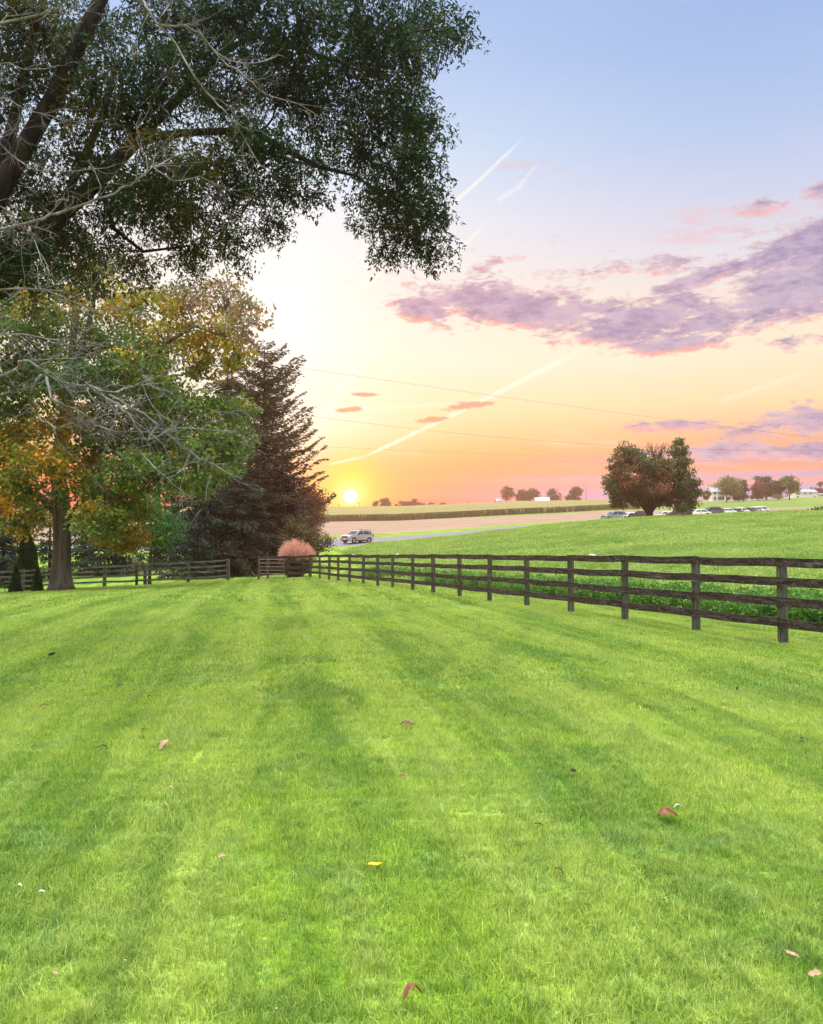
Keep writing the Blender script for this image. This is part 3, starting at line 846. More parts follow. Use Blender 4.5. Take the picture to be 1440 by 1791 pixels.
GRN = [((.045, .100, .022), 5), ((.075, .135, .025), 3), ((.030, .075, .025), 3), ((.10, .13, .022), 1)]
GRN2 = [((.085, .15, .030), 5), ((.13, .19, .035), 3), ((.06, .11, .028), 3), ((.20, .20, .03), .8)]
GOLD = [((.36, .24, .022), 4), ((.38, .18, .018), 1), ((.26, .24, .03), 4), ((.14, .19, .03), 3)]
MIXG = [((.10, .16, .03), 4), ((.20, .20, .03), 3), ((.36, .22, .025), 2), ((.07, .12, .03), 2)]
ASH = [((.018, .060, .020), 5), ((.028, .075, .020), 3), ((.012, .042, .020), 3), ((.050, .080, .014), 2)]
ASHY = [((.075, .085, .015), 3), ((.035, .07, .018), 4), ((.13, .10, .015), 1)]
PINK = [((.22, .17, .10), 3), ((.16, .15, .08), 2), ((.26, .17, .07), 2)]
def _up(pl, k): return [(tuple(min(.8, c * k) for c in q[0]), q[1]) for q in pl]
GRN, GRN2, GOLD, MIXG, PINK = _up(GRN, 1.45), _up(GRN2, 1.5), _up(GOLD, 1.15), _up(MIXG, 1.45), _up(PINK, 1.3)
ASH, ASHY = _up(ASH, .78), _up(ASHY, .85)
PAL = {'g': GRN, 'g2': GRN2, 'gold': GOLD, 'mix': MIXG, 'ash': ASH, 'ashy': ASHY, 'pink': PINK}

# --- large ash, trunk just outside the frame, crown reaching over the lawn
ax = -7.6; ay = 12.2
gb = g1(ax, ay)
def P(u, v, d): return pt(u, v, d)
tb = [Vector((ax, ay, gb - .1)), Vector((ax + .03, ay, gb + .35)), Vector((ax + .05, ay, gb + 1.4)), Vector((ax + .15, ay, gb + 2.6)), Vector((ax + .35, ay + .1, gb + 3.7)), P(-120, 560, 12.4)]
tr_ = [.62, .47, .42, .39, .36, .34]
fork = P(-120, 560, 12.4); fork2 = tb[4]
limbs = [
 ([fork2, fork, P(0, 500, 12.6), P(60, 425, 12.7), P(110, 372, 12.8), P(165, 322, 12.9), P(205, 280, 13), P(245, 240, 13.1)], [.30, .27, .18, .15, .135, .125, .115, .105]),
 ([P(245, 240, 13.1), P(290, 195, 13.2), P(330, 150, 13.4), P(375, 105, 13.6), P(420, 50, 14), P(470, -20, 14.3)], [.085, .075, .07, .06, .05, .04]),
 ([P(225, 258, 13), P(270, 240, 13), P(320, 232, 13), P(400, 229, 12.9), P(450, 232, 12.9), P(490, 258, 12.8), P(560, 292, 12.8), P(625, 308, 12.8)], [.08, .07, .06, .055, .052, .045, .035, .02]),
 ([P(625, 308, 12.8), P(670, 345, 12.8), P(710, 400, 12.8), P(745, 455, 12.8)], [.022, .018, .012, .006]),
 ([fork, P(-30, 380, 12), P(55, 235, 12), P(85, 185, 12), P(130, 95, 12), P(175, 0, 12), P(200, -60, 12)], [.26, .17, .135, .125, .115, .10, .09]),
 ([P(-30, 380, 12), P(20, 230, 12.6), P(45, 120, 12.8), P(75, 0, 13)], [.12, .09, .075, .06]),
 ([P(60, 425, 12.7), P(120, 335, 13.5), P(150, 270, 13.8), P(180, 200, 14), P(200, 120, 14.2)], [.08, .075, .07, .06, .045]),
 ([P(375, 105, 13.6), P(440, 60, 13.6), P(520, 85, 13.5), P(600, 110, 13.4), P(700, 60, 13.2), P(760, 50, 13.1)], [.045, .045, .04, .03, .02, .012]),
 ([P(175, 322, 12.9), P(200, 400, 13.1), P(250, 440, 13.2), P(330, 430, 13.2)], [.04, .035, .025, .015]),
]
ash_rows = [
 (-60,80,120,150,70,'ash'),(20,40,60,60,36,'ash'),(110,120,60,60,30,'ashy'),(200,130,60,60,34,'ash'),(40,330,70,50,36,'ash'),(120,260,60,50,30,'ash'),(10,150,60,60,34,'ash'),(180,290,60,40,26,'ashy'),(250,330,60,50,30,'ash'),(100,400,70,50,34,'ashy'),(10,430,70,50,40,'ash'),(40,470,70,36,26,'ash'),(110,460,50,30,16,'ashy'),(50,520,60,26,14,'ashy'),(150,490,46,26,12,'ashy'),(235,480,46,22,12,'ashy'),(415,445,20,26,8,'ash'),(320,472,36,22,9,'ashy'),(545,345,26,24,8,'ash'),(470,400,26,22,8,'ash'),(675,452,22,18,6,'ash'),(60,40,90,80,60,'ashy'),(180,40,100,70,70,'ash'),(300,30,100,70,80,'ash'),(420,30,90,70,80,'ash'),(530,40,90,75,90,'ash'),(640,40,85,75,90,'ash'),
 (735,45,62,50,55,'ash'),(790,60,30,35,18,'ash'),(700,105,62,52,55,'ash'),(610,135,80,60,70,'ash'),(510,140,80,60,75,'ash'),(410,120,80,60,75,'ash'),
 (300,130,80,55,55,'ash'),(170,190,60,50,34,'ashy'),(90,150,60,70,34,'ash'),(20,260,60,70,34,'ash'),(690,190,62,45,50,'ash'),(735,215,42,36,26,'ash'),(560,205,70,45,55,'ash'),
 (640,262,58,45,52,'ash'),(715,290,52,48,44,'ash'),(745,250,34,34,16,'ash'),(700,350,58,42,48,'ash'),(760,352,30,38,18,'ash'),(735,405,44,40,34,'ash'),(752,448,24,24,11,'ash'),
 (655,395,38,34,18,'ash'),(690,432,34,24,13,'ash'),(640,335,32,22,12,'ash'),
 (540,290,48,30,24,'ash'),(460,265,60,42,45,'ash'),(500,330,46,34,26,'ash'),(390,200,70,50,55,'ash'),(250,200,70,60,50,'ash'),(380,300,60,45,45,'ash'),(300,290,70,55,55,'ashy'),
 (440,345,46,34,26,'ash'),(350,380,65,42,42,'ashy'),(280,370,70,50,50,'ashy'),(400,415,40,30,20,'ash'),(200,340,60,50,34,'ash'),(130,420,70,50,30,'ash'),(60,350,70,60,38,'ash'),
 (330,440,50,26,20,'ashy'),(200,440,60,36,22,'ash'),(470,395,36,22,10,'ash'),
]
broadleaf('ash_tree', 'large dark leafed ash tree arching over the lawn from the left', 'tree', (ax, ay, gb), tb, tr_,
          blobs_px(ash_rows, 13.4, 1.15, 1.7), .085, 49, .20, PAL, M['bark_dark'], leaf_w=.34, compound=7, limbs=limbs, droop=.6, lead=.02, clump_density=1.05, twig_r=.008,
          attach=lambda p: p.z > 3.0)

# --- bare grey dead tree, trunk outside the frame, branches hanging in front
def bare_tree():
    bx, by = -5.6, 7.6; gb = g1(bx, by); B = Vector((bx, by, gb))
    root = empty('bare_tree', B); tr = MB(); tw = tr
    T = [B + Vector((0, 0, -.1)), B + Vector((.0, 0, .5)), B + Vector((.05, 0, 2)), B + Vector((.1, .1, 3.4)), B + Vector((.25, .2, 5.0)), B + Vector((.35, .3, 6.6))]
    tr.tube([p - B for p in T], [.26, .19, .16, .13, .10, .07], 12)
    L = [
     ([(-40,55),(20,35),(75,22),(110,4),(160,-25)], 8.6, 3.4, 3),
     ([(-120,-60),(215,-12),(252,12),(276,42),(320,45),(345,55),(370,85),(400,106),(440,110),(480,98)], 8.4, 3.0, 3),
     ([(276,42),(310,80),(335,130),(370,170),(402,205),(430,245),(455,290)], 8.4, 2.2, 3),
     ([(345,55),(385,100),(430,128),(465,160),(520,185),(580,215)], 8.4, 1.8, 3),
     ([(276,42),(285,25),(300,0),(310,-20)], 8.4, 1.8, 1),
     ([(-60,430),(0,404),(60,385),(100,370),(150,353),(200,336),(235,318),(265,292),(300,276),(350,262)], 8.0, 3.2, 4),
     ([(265,292),(300,315),(350,312),(400,330)], 8.0, 1.4, 2),
     ([(-80,520),(0,508),(60,510),(100,515),(130,530),(165,538),(225,538)], 7.8, 2.6, 4),
     ([(-60,668),(0,660),(30,646),(45,632),(75,650),(110,668),(150,678),(190,688),(230,676),(280,658)], 7.4, 4.4, 5),
     ([(75,650),(55,688),(62,715),(80,735),(95,747),(100,770),(112,784)], 7.4, 3.0, 2),
     ([(78,654),(92,695),(110,712),(150,735),(165,748),(205,760),(240,782),(290,835),(330,868)], 7.4, 2.6, 5),
     ([(150,678),(190,695),(215,715),(240,748),(262,768),(310,752),(370,752),(420,760)], 7.4, 2.4, 5),
     ([(190,690),(250,720),(300,765),(350,800),(420,838)], 7.4, 2.0, 5),
     ([(95,747),(120,745),(150,738)], 7.4, 1.8, 1),
     ([(-60,345),(0,358),(30,385),(60,420),(75,465)], 7.8, 2.0, 4),
     ([(-40,180),(10,170),(40,190),(75,200),(120,210)], 8.2, 1.8, 3),
     ([(-40,120),(0,112),(40,118),(90,118)], 8.2, 1.6, 3),
     ([(-60,600),(0,585),(60,590),(120,600),(180,620),(240,640)], 7.6, 2.2, 5),
     ([(-40,230),(20,262),(60,300),(140,302),(200,290)], 8.0, 1.8, 4),
    ]
    def grow(p, d, ln, r, lvl):
        n = 5; pts = [p]; dirv = d.copy()
        for i in range(n):
            dirv = (dirv + Vector((random.gauss(0, .22), random.gauss(0, .15), random.gauss(0, .24)))).normalized()
            pts.append(pts[-1] + dirv * ln / n)
        tw.tube([q - B for q in pts], [r * (1 - .75 * i / n) for i in range(n + 1)], 4 if lvl else 5, cap=False)
        if lvl < 2:
            for i in range(random.randint(2, 4) if lvl == 0 else random.randint(1, 3)):
                k = random.randint(1, n - 1); dd = (pts[k+1] - pts[k]).normalized()
                side = Vector((random.gauss(0, 1), random.gauss(0, .6), random.gauss(0, 1))).normalized()
                grow(pts[k], (dd * .8 + side * .75).normalized(), ln * random.uniform(.4, .65), r * .6, lvl + 1)
    for pl, d, r, dens in L:
        w = [pt(u + random.gauss(0, 2), v + random.gauss(0, 2), d + .25 * math.sin(i * 1.3 + u)) for i, (u, v) in enumerate(pl)]
        if pl[0][0] < 0:
            h = min(6.3, max(3.0, w[0].z + .4 - gb)); w = [B + Vector((.2, .2, h))] + [B.lerp(w[0], .6).to_2d().to_3d() + Vector((0, 0, (gb + h) * .4 + w[0].z * .6))] + w
        # smooth subdivision with a little crookedness
        fine = []
        for i in range(len(w) - 1):
            a, b_ = w[i], w[i+1]; p0 = w[max(i-1, 0)]; p3 = w[min(i+2, len(w)-1)]
            for k in range(3):
                t = k / 3
                q = .5 * ((2*a) + (b_ - p0) * t + (2*p0 - 5*a + 4*b_ - p3) * t*t + (3*a - p0 - 3*b_ + p3) * t**3)
                fine.append(q + Vector((random.gauss(0, .006), random.gauss(0, .006), random.gauss(0, .008))))
        fine.append(w[-1])
        n = len(fine); R0 = px_r(r, d)
        tr.tube([q - B for q in fine], [R0 * (1 - .72 * i / n) for i in range(n)], 7)
        for i in range(int(dens * 3.4)):
            k = random.randint(max(1, n // 3 if pl[0][0] < 0 else 1), n - 2); dd = (fine[k+1] - fine[k]).normalized()
            side = Vector((random.gauss(0, 1), random.gauss(0, .5), random.gauss(.1, 1))).normalized()
            grow(fine[k], (dd * .9 + side * .7).normalized(), random.uniform(.25, .75), R0 * .30, 0)
        grow(fine[-1], (fine[-1] - fine[-3]).normalized(), .35, R0 * .28, 1)
    tr.build('trunk', M['bark_grey'], parent=root, smooth=True)
    tag(root, 'leafless pale grey branches hanging from the left in front of the trees', 'bare tree')
bare_tree()

# --- the big maple beside the left fence
def maple():
    d = 42.0; b = pt(107, 1030, d); gb = g1(b.x, d); B = Vector((b.x, d, gb))
    def Q(u, v, dd=d): return pt(u, v, dd)
    tp = [B + Vector((0, 0, -.15)), B + Vector((0, 0, .25)), B + Vector((-.02, 0, .8)), B + Vector((.02, 0, 2.0)), B + Vector((.0, 0, 3.2)), Q(107, 880), Q(103, 840), Q(106, 780), Q(118, 700), Q(128, 600), Q(140, 500)]
    tr = [.82, .62, .50, .44, .43, .44, .38, .33, .26, .17, .08]
    limbs = [
      ([Q(103, 900), Q(88, 885), Q(70, 868), Q(45, 862)], [.26, .22, .18, .12]),
      ([Q(104, 850), Q(85, 820), Q(65, 812), Q(40, 806)], [.18, .15, .13, .09]),
      ([Q(108, 915), Q(125, 900), Q(140, 880), Q(165, 868, 41), Q(210, 860, 40)], [.24, .18, .16, .12, .06]),
      ([Q(106, 780), Q(140, 720), Q(190, 690, 41), Q(250, 650, 40), Q(290, 600, 40), Q(340, 570, 40), Q(400, 590, 40)], [.2, .17, .14, .12, .10, .07, .03]),
      ([Q(108, 800), Q(160, 770), Q(230, 760, 41), Q(310, 755, 40), Q(390, 750, 40)], [.18, .14, .11, .08, .04]),
      ([Q(122, 660), Q(150, 590), Q(165, 520), Q(180, 440)], [.17, .14, .10, .06]),
      ([Q(125, 640), Q(128, 560), Q(132, 500), Q(140, 420)], [.14, .11, .08, .05]),
      ([Q(118, 700), Q(60, 640), Q(20, 590)], [.16, .12, .06])]
    rows = [
      (0,560,60,50,24,'g2'),(70,540,60,40,22,'mix'),(0,480,50,40,14,'mix'),(70,640,60,40,26,'g'),
      (30,520,70,60,30,'mix'),(110,500,60,60,20,'mix'),(190,520,60,60,30,'gold'),(160,450,60,40,16,'pink'),(60,600,70,55,40,'g2'),(150,590,60,50,40,'g2'),(210,600,60,45,38,'g2'),
      (250,540,60,45,26,'gold'),(320,530,60,40,26,'pink'),(400,520,50,35,22,'pink'),(430,560,36,40,16,'pink'),(300,590,60,40,34,'gold'),(370,590,60,35,34,'gold'),(410,620,38,22,12,'gold'),
      (350,640,50,26,20,'gold'),(260,640,60,40,30,'mix'),(-30,620,50,90,40,'g'),(-40,760,60,80,50,'g2'),(30,680,70,50,50,'g'),(110,670,60,45,40,'g'),(190,670,60,45,42,'g'),(260,700,60,45,44,'g'),
      (330,710,60,42,44,'g2'),(400,720,42,38,26,'g2'),(400,770,44,40,30,'g2'),(350,780,60,48,50,'g2'),(280,770,60,48,50,'g'),(200,750,60,45,46,'g'),(120,740,60,40,40,'gold'),(40,750,60,40,45,'gold'),
      (10,800,50,35,40,'gold'),(80,800,50,28,22,'gold'),(160,800,50,35,34,'gold'),(235,820,55,40,45,'g2'),(310,840,50,30,34,'g2'),(350,850,28,22,12,'g2'),(390,820,30,22,14,'g2'),
      (150,855,50,35,30,'mix'),(205,870,50,40,42,'mix'),(245,890,34,36,22,'mix'),(180,915,45,32,34,'mix'),(225,935,30,24,20,'gold'),(190,945,26,18,12,'gold'),(160,925,22,26,12,'mix'),
      (20,840,35,30,24,'mix'),(55,860,36,28,20,'mix'),(60,900,28,28,18,'mix'),(40,920,24,18,10,'mix'),]
    broadleaf('maple_tree', 'tall maple turning gold and green beside the left fence', 'tree', B, tp, tr,
              blobs_px(rows, 41.0, 1.1, 3.0), .21, 46, .44, PAL, M['bark_maple'], leaf_w=.62, limbs=limbs, droop=.3, lead=.04, twig_r=.02, clump_density=1.0,
              attach=lambda p: p.z > gb + 3.3)
maple()
# root flare buttresses are part of the maple's trunk silhouette
def yellow_tree():
    d = 47; x = pt(-62, 900, d).x; B = Vector((x, d, g1(x, d)))
    broadleaf('yellow_maple_tree', 'bright yellow foliage at the left edge above the dark conifers', 'tree', B,
              [B - Vector((0, 0, .1)), B + Vector((0, 0, 2)), B + Vector((.1, 0, 5)), B + Vector((.2, 0, 8))], [.3, .22, .18, .08],
              blobs_px([(-20,860,36,46,34,'y'),(-8,888,24,22,12,'y'),(-60,820,60,60,40,'y'),(-110,870,50,50,30,'y')], d, 1, 1), .2, 44, .4,
              {'y': [((.5, .26, .02), 4), ((.45, .18, .015), 2), ((.3, .22, .03), 1)]}, M['bark_maple'], leaf_w=.6)
yellow_tree()
def small_green():
    d = 53; x = pt(262, 990, d).x; B = Vector((x, d, g1(x, d)))
    broadleaf('small_green_tree', 'small rounded green tree behind the middle of the left fence', 'tree', B,
              [B - Vector((0, 0, .1)), B + Vector((0, 0, .8)), B + Vector((.1, 0, 2.5)), B + Vector((.1, 0, 4))], [.13, .10, .08, .04],
              blobs_px([(275,900,42,30,30,'s'),(300,920,28,26,16,'s'),(255,925,34,30,24,'s'),(285,945,30,22,20,'s'),(245,955,28,14,12,'s'),(262,880,30,24,14,'s')], d, 1, .6), .16, 44, .35,
              {'s': [((.05, .14, .035), 4), ((.08, .19, .045), 3)]}, M['bark_brown'], leaf_w=.6)
small_green()

# --- conifers
def conifer(name, label, u, d, vtop, Rpx, col, seed, vbase=None, bare=.06, droop=.25, asym=0.0, group=None, dens=1.0, prof=.8, up=.15, gap=0.0, nlen=.30, bark='bark_brown', lean=0.0):
    random.seed(seed); rg = np.random.default_rng(seed)
    x = (u - CX) / F * d; gb = g1(x, d); B = Vector((x, d, gb))
    top = pt(u + lean, vtop, d); H = top.z - gb; R = px_r(Rpx, d)
    root = empty(name, B); tr = MB()
    rt = max(.06, H * .016)
    tr.tube([Vector((0, 0, -.1)), Vector((0, 0, H * .1)), Vector(((top.x - x) * .5, 0, H * .5)), Vector((top.x - x, 0, H * .99))], [rt * 1.25, rt, rt * .62, rt * .08], 9)
    br = tr; Cs = []; Ds = []; Ls = []
    nw = int(H / .42 * (1 if H > 6 else 1.3))
    for i in range(nw):
        t = i / nw; z = H * (bare + (1 - bare) * t)
        Rz = R * ((1 - t) ** prof) * (1.0 if t > .12 else .75 + 2 * t)
        nb = int(7 * dens) if t < .85 else 5
        a0 = random.random() * 6.28
        for k in range(nb):
            if random.random() < gap: continue
            a = a0 + k * 6.283 / nb + random.gauss(0, .25)
            ln = max(.15, Rz * random.uniform(.5, 1.2) * (1 + asym * math.cos(a)))
            zz = z + random.uniform(-.3, .3)
            n = 6; pts = []
            for j in range(n + 1):
                s = j / n
                r_ = ln * s; dzv = -droop * ln * s + up * ln * s * s * 2.0 + (up * .8 * ln * (t > .6) * s)
                pts.append(Vector(((top.x - x) * (zz / H) + math.cos(a) * r_, math.sin(a) * r_, zz + dzv + random.gauss(0, .03 * ln) * s)))
            br.tube(pts, [max(.008, .012 * ln) * (1 - .8 * j / n) for j in range(n + 1)], 4, cap=False)
            m = int(max(10, 34 * ln * dens))
            s = rg.random(m) ** .75
            ix = np.minimum((s * n).astype(int), n - 1); fr = s * n - ix
            PP = np.array([tuple(p) for p in pts]); c = PP[ix] * (1 - fr[:, None]) + PP[ix + 1] * fr[:, None]
            w = .10 * ln * (1.1 - s) + .13
            sidev = np.array([-math.sin(a), math.cos(a), 0])
            off = rg.normal(0, 1, (m, 1)) * sidev * w[:, None] * 1.35 + rg.normal(0, 1, (m, 3)) * np.array([.3, .3, .25]) * w[:, None]
            off[:, 2] -= np.abs(rg.normal(0, droop * .7, m)) * w * 2.2
            Cs.append(c + off)
            dirv = np.array([math.cos(a), math.sin(a), .1]) * .7 + sidev * rg.normal(0, .8, (m, 1)) + rg.normal(0, .3, (m, 3)) - np.array([0, 0, droop * 1.4])
            Ds.append(dirv); Ls.append(rg.uniform(.7, 1.3, m) * nlen)
    C_ = np.concatenate(Cs); D_ = np.concatenate(Ds); L_ = np.concatenate(Ls)
    V, q = leaf_quads(C_, D_, L_, L_ * .30)
    cc = np.array(col) * rg.uniform(.55, 1.5, (len(C_), 1)) * (1 + rg.normal(0, .06, (len(C_), 3)))
    lv = MB(); lv.add(V, q, np.repeat(np.clip(cc, .003, 1), 4, 0))
    tr.build('trunk', M[bark], parent=root, smooth=True)
    lv.build('crown', M['needle'], parent=root)
    tag(root, label, 'conifer', group); return root
DK = (.038, .058, .034); DKB = (.030, .052, .042); RD = (.060, .042, .030); BR = (.042, .046, .030)
G = 'conifers behind the fences'
conifer('spruce_tree', 'tallest conifer at the right end of the tree row beside the sunset', 463, 66, 604, 110, (.095,.078,.045), 3, bare=.04, droop=.14, asym=.06, group=G, gap=.16, up=.24, prof=.36, dens=1.3)
conifer('spruce_tree', 'dark conifer just left of the tallest one, its top behind gold leaves', 398, 74, 622, 85, DK, 4, group=G, gap=.04, prof=.6, dens=1.15)
conifer('spruce_tree', 'dense drooping spruce whose skirt reaches the open gap in the fence', 420, 61, 800, 92, BR, 5, droop=.5, up=.1, group=G, dens=1.3, prof=.5, bare=.02)
conifer('spruce_tree', 'low dark spruce with hanging boughs behind the left fence end', 352, 60, 790, 82, DKB, 6, droop=.55, up=.08, group=G, dens=1.25, prof=.5, bare=.02)
conifer('spruce_tree', 'dark reddish spruce at the foot of the tallest conifer above the plume grass', 497, 63, 790, 66, RD, 7, droop=.4, up=.12, group=G, dens=1.25, prof=.45, bare=.02)
conifer('pine_tree', 'tall thin trunked pine glimpsed through the maple leaves', 276, 72, 590, 80, DKB, 8, bare=.40, group=G, gap=.25, prof=.7)
conifer('spruce_tree', 'blue green conifer behind the fence right of the maple trunk', 200, 66, 880, 70, DKB, 9, droop=.4, group=G, dens=1.1, prof=.6, bare=.03)
conifer('spruce_tree', 'narrow dark conifer immediately right of the maple trunk', 150, 68, 860, 50, DKB, 10, droop=.4, group=G, prof=.6, bare=.03)
conifer('spruce_tree', 'shadowy conifer between the dark column hedge and the maple trunk', 88, 64, 850, 42, (.04,.07,.045), 11, droop=.3, group=G, gap=.3, prof=.7)
conifer('spruce_tree', 'dark blue green conifer at the extreme left below the yellow foliage', 8, 62, 800, 85, DKB, 12, droop=.35, group=G, dens=1.2, prof=.5, bare=.02)
conifer('spruce_tree', 'short dark conifer filling the gap behind the small green tree', 300, 70, 850, 70, DK, 13, droop=.4, group=G, dens=1.1, prof=.55, bare=.02)
random.seed(5)

# low hedge under the conifers, in the gap of the fence
def shrub(name, label, cat, rows, d, leafL, pal, per=30, sig=.18, bark='bark_brown', group=None, lw=.5, mat='tree_leaf', jitter=.4):
    u0 = sum(r[0] for r in rows) / len(rows); x = (u0 - CX) / F * d; gb = g1(x, d); B = Vector((x, d, gb))
    root = empty(name, B); bl = blobs_px([r + ('p',) for r in rows], d, 1.0, jitter)
    br = MB(); Cs = []; Co = []
    cols = [p[0] for p in pal]; w = [p[1] for p in pal]
    for (c, r, nc, _) in bl:
        for k in range(int(nc)):
            dv = Vector((random.gauss(0, 1), random.gauss(0, 1), random.gauss(0, 1))).normalized() * (random.random() ** .45)
            q = c + Vector((dv.x * r[0], dv.y * r[1], dv.z * r[2])) - B
            q.z = max(q.z, g1(q.x + B.x, q.y + B.y) - gb + .02)
            Cs.append(tuple(q)); Co.append(random.choices(cols, w)[0])
            if k % 3 == 0: br.tube(curve_pts(Vector((random.gauss(0, .05), random.gauss(0, .05), -.03)), q, 3, .08, rise=.1), [.02, .015, .01, .005], 4, cap=False)
    Cs = np.array(Cs); n = len(Cs)
    C_ = (Cs[:, None] + RNG.normal(0, sig, (n, per, 3)) * np.array([1, 1, .8])).reshape(-1, 3); C_[:, 2] = np.maximum(C_[:, 2], -.05)
    L = RNG.uniform(.7, 1.3, n * per) * leafL
    V, q = leaf_quads(C_, RNG.normal(0, 1, (n * per, 3)) + np.array([0, 0, .3]), L, L * lw)
    lv = MB(); lv.add(V, q, np.repeat(np.clip(np.repeat(np.array(Co), per, 0) * RNG.uniform(.6, 1.4, (n * per, 1)), .003, 1), 4, 0))
    br.build('stems', M[bark], parent=root); lv.build('foliage', M[mat], parent=root)
    tag(root, label, cat, group); return root
dkp = [((.045, .075, .035), 3), ((.07, .10, .04), 2)]
shrub('hedge', 'low dark hedge beneath the spruces seen through the fence gap', 'hedge', [(405,980,16,10,16),(430,978,16,11,16),(455,975,16,12,16),(480,970,18,14,18),(380,984,16,10,14)], 70, .16, dkp, 30, .25)
shrub('juniper_shrub', 'wide brown green shrub spreading right of the plume grass', 'shrub', [(520,920,22,26,26),(545,940,22,20,26),(565,952,14,12,14),(505,945,20,24,22),(535,962,26,10,18),(572,945,9,16,6)], 60,
      .17, [((.10, .075, .035), 3), ((.13, .10, .05), 2), ((.09, .05, .03), 1)], 34, .2)
shrub('red_leaved_tree', 'round hazy reddish tree right behind the conifers near the sun', 'tree', [(545,872,20,22,34),(535,900,22,24,30),(553,895,16,20,22),(528,868,14,14,12),(550,915,14,12,10)], 92,
      .34, [((.22, .075, .05), 3), ((.16, .06, .045), 2)], 30, .45)

def plume_grass():
    d = 50.0; x = (516 - CX) / F * d; gb = g1(x, d); root = empty('plume_grass', (x, d, gb))
    st = MB(); pl = MB(); bs = MB()
    n = 900
    a = RNG.uniform(0, 6.283, n); r = RNG.random(n) ** .6
    wv = 1 + .16 * np.sin(a * 3 + 1) + .08 * np.sin(a * 7)
    top = np.stack([np.cos(a) * r * 1.02 * wv, np.sin(a) * r * .85, 1.92 - .62 * r ** 2.6 + .10 * np.sin(a * 4 + r * 3) + RNG.normal(0, .12, n)], -1)
    basep = np.stack([np.cos(a) * r * .42, np.sin(a) * r * .42, np.zeros(n)], -1)
    for i in range(0, n, 3):
        st.tube([basep[i], basep[i] * .6 + top[i] * .4 + np.array([0, 0, .12]), top[i]], [.012, .010, .004], 3, cap=False)
    V = []; m = 16
    C_ = (top[:, None] + RNG.normal(0, 1, (n, m, 3)) * np.array([.05, .05, .13])).reshape(-1, 3)
    dr = np.repeat((top - basep) / np.linalg.norm(top - basep, axis=1, keepdims=True), m, 0) + RNG.normal(0, .35, (n * m, 3))
    V, q = leaf_quads(C_, dr, RNG.uniform(.06, .14, n * m), .022)
    pal = np.array([(.80, .38, .32), (.88, .52, .44), (.60, .36, .27)])[RNG.integers(0, 3, n * m)] * RNG.uniform(.8, 1.2, (n * m, 1))
    pl.add(V, q, np.repeat(np.clip(pal, 0, 1), 4, 0))
    k = 9000; s = RNG.random(k) ** .8; j = RNG.integers(0, n, k)
    C2 = basep[j] * (1 - s[:, None]) + top[j] * s[:, None] * np.array([.92, .92, .93]) + RNG.normal(0, .05, (k, 3)); C2[:, 2] = np.maximum(C2[:, 2], .02)
    V, q = leaf_quads(C2, (top - basep)[j] + RNG.normal(0, .35, (k, 3)), RNG.uniform(.2, .4, k), .03)
    bs.add(V, q, np.repeat(np.array([(.13, .12, .055)]) * RNG.uniform(.6, 1.5, (k, 1)), 4, 0))
    st.build('stalks', M['bark_brown'], parent=root); pl.build('plumes', M['plume'], parent=root); bs.build('leaf_blades', M['plume'], parent=root)
    tag(root, 'rounded clump of pink plumed ornamental grass behind the fence corner', 'ornamental grass')
plume_grass()

def cone_shrub(name, label, u, vb, vt, d, Rpx, col, n=5000, power=1.0, group=None, lobes=0):
    x = (u - CX) / F * d; gb = g1(x, d); H = zof(vt, d) - gb; R = px_r(Rpx, d)
    root = empty(name, (x, d, gb)); t = MB(); t.tube([(0, 0, -.05), (0, 0, H * .8)], [.05, .02], 6); t.build('trunk', M['bark_brown'], parent=root)
    z = RNG.random(n) ** (1.25 if power >= 1 else 1.0); rr = R * (1 - z ** (1.6 / power if power < 1 else 1)) ** (.8 if power >= 1 else .42) * (.35 + .65 * RNG.random(n) ** .3)
    a = RNG.uniform(0, 6.283, n); rr = rr * (1 + .10 * np.sin(a * 5 + z * 9))
    zz = z * H
    if lobes: zz = zz - .10 * H * z * np.abs(np.sin(a * 1.5 + 1)); 
    C_ = np.stack([np.cos(a) * rr, np.sin(a) * rr, zz + .03], -1)
    dd = np.stack([np.cos(a) * .5, np.sin(a) * .5, np.ones(n)], -1) + RNG.normal(0, .45, (n, 3))
    V, q = leaf_quads(C_, dd, RNG.uniform(.10, .2, n), .05)
    lv = MB(); lv.add(V, q, np.repeat(np.array(col) * RNG.uniform(.5, 1.5, (n, 1)), 4, 0)); lv.build('foliage', M['needle'], parent=root)
    tag(root, label, 'evergreen shrub', group)
cone_shrub('arborvitae_shrub', 'tall dark column evergreen behind the leftmost fence boards', 49, 1030, 931, 53, 17, (.018, .045, .014), 14000, .6, lobes=1)
cone_shrub('cone_shrub', 'small cone shaped evergreen left of the dark column evergreen', 29, 1031, 988, 43, 11, (.035, .095, .035), 3500, group='small cone evergreens by the fence')
cone_shrub('cone_shrub', 'small cone shaped evergreen between the column evergreen and the maple trunk', 67, 1031, 992, 43, 10, (.035, .095, .035), 3500, group='small cone evergreens by the fence')
shrub('round_shrub', 'small rounded green bush at the left edge of the lawn', 'shrub', [(-2,1018,9,9,14)], 43, .09, [((.05, .12, .03), 1)], 30, .07, jitter=.05)
shrub('round_shrub', 'lowest yellow green bush beside the left cone evergreen', 'shrub', [(13,1025,6,5,8)], 43, .07, [((.09, .16, .03), 1)], 30, .05, jitter=.05)
shrub('field_edge_shrub', 'dark bushy shrub at the right edge of the clover field', 'shrub', [(1432,905,10,9,14),(1440,898,10,9,12),(1455,905,16,14,18),(1427,912,6,4,5)], 112,
      .30, [((.05, .085, .04), 3), ((.08, .10, .04), 1)], 28, .35)

